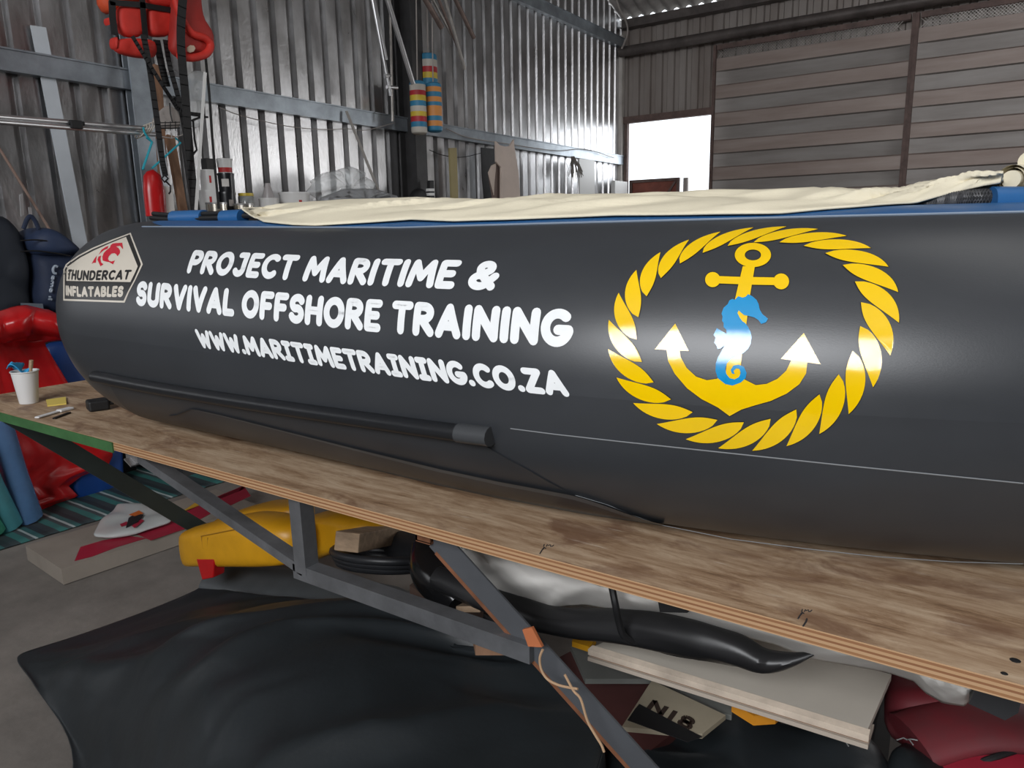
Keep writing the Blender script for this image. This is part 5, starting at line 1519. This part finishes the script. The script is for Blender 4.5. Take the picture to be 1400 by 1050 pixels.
b = MB(); b.prism([at(*q, 2, 0.57) for q in ((786, 872), (815, 880), (806, 892), (782, 884))], (0, 0, 0.012)); tag(b.build('yellow_wedge', m_yellow, smooth=0), 'small yellow wedge at the left end of the white board', 'wedge')
# things lying in front of the crate, below the white board
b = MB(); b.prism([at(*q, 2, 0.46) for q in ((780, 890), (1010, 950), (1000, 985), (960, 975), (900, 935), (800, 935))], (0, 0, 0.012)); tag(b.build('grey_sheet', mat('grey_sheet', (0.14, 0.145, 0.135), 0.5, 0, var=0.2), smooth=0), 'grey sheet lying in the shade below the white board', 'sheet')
sg = thing('sign_panel', 'cream sign panel with dark block letters half under the dark tarpaulin', 'sign', at(930, 965, 2, 0.48))
b = MB(); b.prism([at(*q, 2, 0.48) for q in ((891, 936), (992, 984), (960, 1010), (850, 1000), (868, 972))], (0, 0, 0.010)); b.build('sign_face', mat('aged_cream', (0.30, 0.26, 0.19), 0.6, 0, var=0.15), sg, smooth=0)
so = at(893, 954, 2, 0.4915); su = at(955, 985, 2, 0.4915)-so; sv = at(881, 969, 2, 0.4915)-so
S_, Wt = layout('NI8', 0.28, 0.12, 0.3)
b = MB()
for P in S_:
    P = densify(P, 0.12)
    for k_ in range(len(P)-1):
        p, q = (so+su*(P[j][0]/Wt)+sv*(1-P[j][1]) for j in (k_, k_+1))
        if (q-p).length > 1e-5:
            b.bar(p, q, 0.009, 0.0012)
b.build('sign_letters', mat('brown_black_print', (0.03, 0.018, 0.013), 0.6), sg, smooth=0)
b = MB(); b.prism([at(*q, 2, 0.491) for q in ((868, 970), (874, 963), (960, 1008), (940, 1015), (858, 985))], (0, 0, 0.0012)); b.build('sign_border', m_black, sg, smooth=0)
b = MB(); b.prism([at(*q, 2, 0.50) for q in ((1014, 956), (1076, 976), (1060, 990), (1030, 992), (1000, 973))], (0, 0, 0.02)); tag(b.build('orange_wedge', mat('orange_yellow_board', (0.55, 0.22, 0.015), 0.5, 0, var=0.1), smooth=0), 'orange-yellow board end under the front lip of the white board', 'board')
b = MB(); b.tube([at(1068, 982, 2, 0.53), at(1104, 988, 2, 0.53)], 0.010, 10); tag(b.build('black_clip', m_black), 'black clip lying on the orange-yellow board end', 'clip')
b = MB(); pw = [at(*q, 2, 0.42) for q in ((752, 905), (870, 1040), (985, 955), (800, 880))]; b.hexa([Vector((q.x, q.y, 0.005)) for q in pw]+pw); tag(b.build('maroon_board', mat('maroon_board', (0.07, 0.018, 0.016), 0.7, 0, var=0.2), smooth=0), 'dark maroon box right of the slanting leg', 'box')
# tan cord round the leg
b = MB()
b.tube(cr([at(*q, 1, 0.93) for q in ((742, 888), (738, 900), (740, 915), (748, 928), (762, 936), (778, 940), (790, 942))], 6), 0.0022, 7)
b.tube(cr([at(*q, 1, 0.93) for q in ((772, 922), (784, 944), (794, 956), (803, 985), (814, 1005), (822, 1018), (826, 1028))], 6), 0.0022, 7)
tag(b.build('tan_cord', m_tan), 'tan cord looped round the slanting bench leg', 'cord')
# faded red boat lying low at the right
t = thing('red_dinghy', 'faded red deflated dinghy low under the right end of the bench', 'boat', at(1320, 1000, 2, 0.0))
zb = 0.38
b = MB(); puff(b, [at(*q, 2, zb) for q in [(1212, 925), (1300, 935), (1420, 955), (1440, 1000), (1320, 1010), (1255, 1000), (1206, 985)]], 0.07, (0, 0, 1), rough=0.03); b.build('dinghy_floor', m_reddull, t, smooth=60)
b = MB(); b.tube(cr([at(1245, 1012, 2, 0.40), at(1300, 996, 2, 0.42), at(1350, 990, 2, 0.43), at(1440, 995, 2, 0.43)], 6), [0.05]*19, 16, sx=1.5, sy=0.6); b.build('dinghy_tube', m_reddull, t, smooth=60)
b = MB(); b.tube(cr([at(1330, 1046, 2, 0.40), at(1370, 1032, 2, 0.42), at(1440, 1010, 2, 0.42)], 6), 0.006, 8); b.build('piping', m_black, t)
b = MB(); b.tube(cr([at(1280, 1060, 2, 0.36), at(1340, 1045, 2, 0.38), at(1450, 1020, 2, 0.38)], 6), [0.06]*13, 16, sx=1.6, sy=0.6); b.build('dinghy_tube', mat('brighter_red_fabric', (0.28, 0.012, 0.03), 0.6, 0, var=0.3), t, smooth=60)
b = MB(); b.box((-0.08, 1.35, 0), (0.5, 1.75, 0.30)); b.build('dinghy_bundle', m_reddull, t, smooth=0)

# ------------------------------------------------------------------ dark tarpaulins in the foreground
LFT = [Vector((-1.2, 0.30, 0)), Vector((-1.75, 0.62, 0)), Vector((-2.05, 0.80, 0)), Vector((-2.40, 0.86, 0)), at(40, 928, 2, 0), at(20, 903, 2, 0), at(55, 890, 2, 0), at(130, 866, 2, 0), at(200, 843, 2, 0), at(270, 810, 2, 0)]
RGT = [Vector((-0.25, 0.18, 0)), Vector((-0.30, 0.35, 0)), Vector((-0.36, 0.55, 0)), Vector((-0.42, 0.72, 0)), Vector((-0.48, 0.86, 0)), at(826, 1038, 2, 0.45), at(800, 985, 2, 0.46), at(775, 940, 2, 0.47), at(758, 905, 2, 0.48), at(742, 888, 2, 0.48)]
LFTS = cr(LFT, 5)
for _ in range(6):
    LFTS = [LFTS[0]]+[(LFTS[i-1]+LFTS[i]*2+LFTS[i+1])/4 for i in range(1, len(LFTS)-1)]+[LFTS[-1]]
FAR = [(270, 806), (285, 797), (310, 808), (345, 817), (400, 818), (450, 826), (490, 838), (525, 858), (545, 856), (560, 835), (585, 845), (600, 870), (620, 884), (680, 887), (742, 888)]


def tarp_z(u, v):
    base_ = 0.46*sstep(0.0, 0.75, u)*(0.75+0.25*sstep(0.0, 0.3, v))
    return base_


def tarp(u, v):
    L_ = lerp_list(LFTS, v); Rr = lerp_list(RGT, v)
    p = L_*(1-u)+Rr*u
    p.z = 0.012+0.46*sstep(0.02, 0.72, u)
    # blend the last rows to the photographed far outline
    if v > 0.72:
        k = sstep(0.72, 1.0, v)
        q = lerp_list([Vector((*f, 0)) for f in FAR], u)
        zf = 0.02+0.46*sstep(0.0, 0.8, u)
        p = p*(1-k)+at(q.x, q.y, 2, zf)*k
    am = min(1, 5*u)*min(1, 6*(1-u)+0.2)*(1-sstep(0.9, 1.0, v)*0.85)
    s1 = u*2.3-v*1.1
    p.z += am*(0.05*nz(s1*2.1, (u+v)*1.4, 1)+0.075*(0.35-abs(nz(u*3.6-v*2.6, v*1.3+u, 5)))+0.06*(0.3-abs(nz(u*7-v*6, v*2.2-u, 15)))+0.012*nz(u*13-v*9, v*5, 9))
    p.x += am*0.02*nz(u*7, v*7, 21)
    p.z = max(0.006, p.z)
    return p


def tarp_full(u, v):
    if v <= 0.86:
        return tarp(u, v/0.86)
    p = tarp(u, 1.0)
    k = (v-0.86)/0.14
    return Vector((p.x-0.03*k, p.y+0.10*math.sin(k*PI/2), max(0.005, p.z*(1-k))))


b = MB(); b.grid(tarp_full, 130, 110)
ng = 30
b.grid(lambda u, v: Vector((tarp_full(1.0, v).x+0.05*u, tarp_full(1.0, v).y, tarp_full(1.0, v).z*(1-u))), 8, 110)
tag(b.build('dark_tarpaulin', m_tarp, smooth=75, thick=0.004), 'big charcoal tarpaulin spread in folds over the floor in the foreground', 'tarpaulin')


def drape(p, V_):
    near = sorted(((q.x-p.x)**2+(q.y-p.y)**2, q.z) for q in V_)[:10]
    return Vector((p.x, p.y, max(z for _, z in near)+0.010))


def cr2(S1):
    return [q.to_2d() for q in cr([Vector((*q, 0)) for q in S1], 4)]


for (ol, z_, dep, nm, lb) in (([(822, 1062), (832, 1030), (860, 1010), (905, 1000), (960, 994), (1000, 989), (1060, 992), (1120, 997), (1165, 1012), (1200, 1034), (1222, 1062), (1230, 1200), (840, 1200)], 0.36, 0.06, 'dark_tarpaulin', 'smaller charcoal tarpaulin heap with pale scuffs at the bottom of the photo'),
                              ([(1208, 1062), (1222, 1030), (1235, 1018), (1262, 1022), (1290, 1040), (1310, 1062), (1320, 1180), (1210, 1180)], 0.36, 0.05, 'dark_tarpaulin', 'small charcoal tarpaulin corner in front of the red dinghy')):
    P = [at(px, py, 2, z_) for px, py in ol]
    t = thing(nm, lb, 'tarpaulin', (sum(p.x for p in P)/len(P), sum(p.y for p in P)/len(P), 0))
    b = MB(); puff(b, P, dep, (0, 0, 1), rough=0.05, dens=0.02)
    tv_ = list(b.v)
    # down to the floor
    n_ = len(P)
    b.add(P+[Vector((p.x, p.y+0.02, 0.004)) for p in P], [(i, (i+1) % n_, (i+1) % n_+n_, i+n_) for i in range(n_)])
    b.build('tarp_cloth', m_tarp, t, smooth=60)
    b = MB()
    sc = [[(1004, 991), (1007, 997), (1030, 1001), (1075, 1007), (1122, 1015), (1132, 1012)], [(1140, 1024), (1150, 1034), (1158, 1046)]] if ol[0][0] < 900 else [[(1224, 1034), (1242, 1029), (1262, 1034), (1280, 1044)], [(1238, 1030), (1246, 1042)]]
    for S1 in sc:
        b.tube([drape(at(px, py, 2, z_+dep*0.6), tv_) for px, py in cr2(S1)], 0.0013, 5)
    b.build('scuff', mat('pale_scuff', (0.25, 0.26, 0.26), 0.8), t)

for o in list(bpy.data.objects):
    if '_org' in o.keys():
        del o['_org']
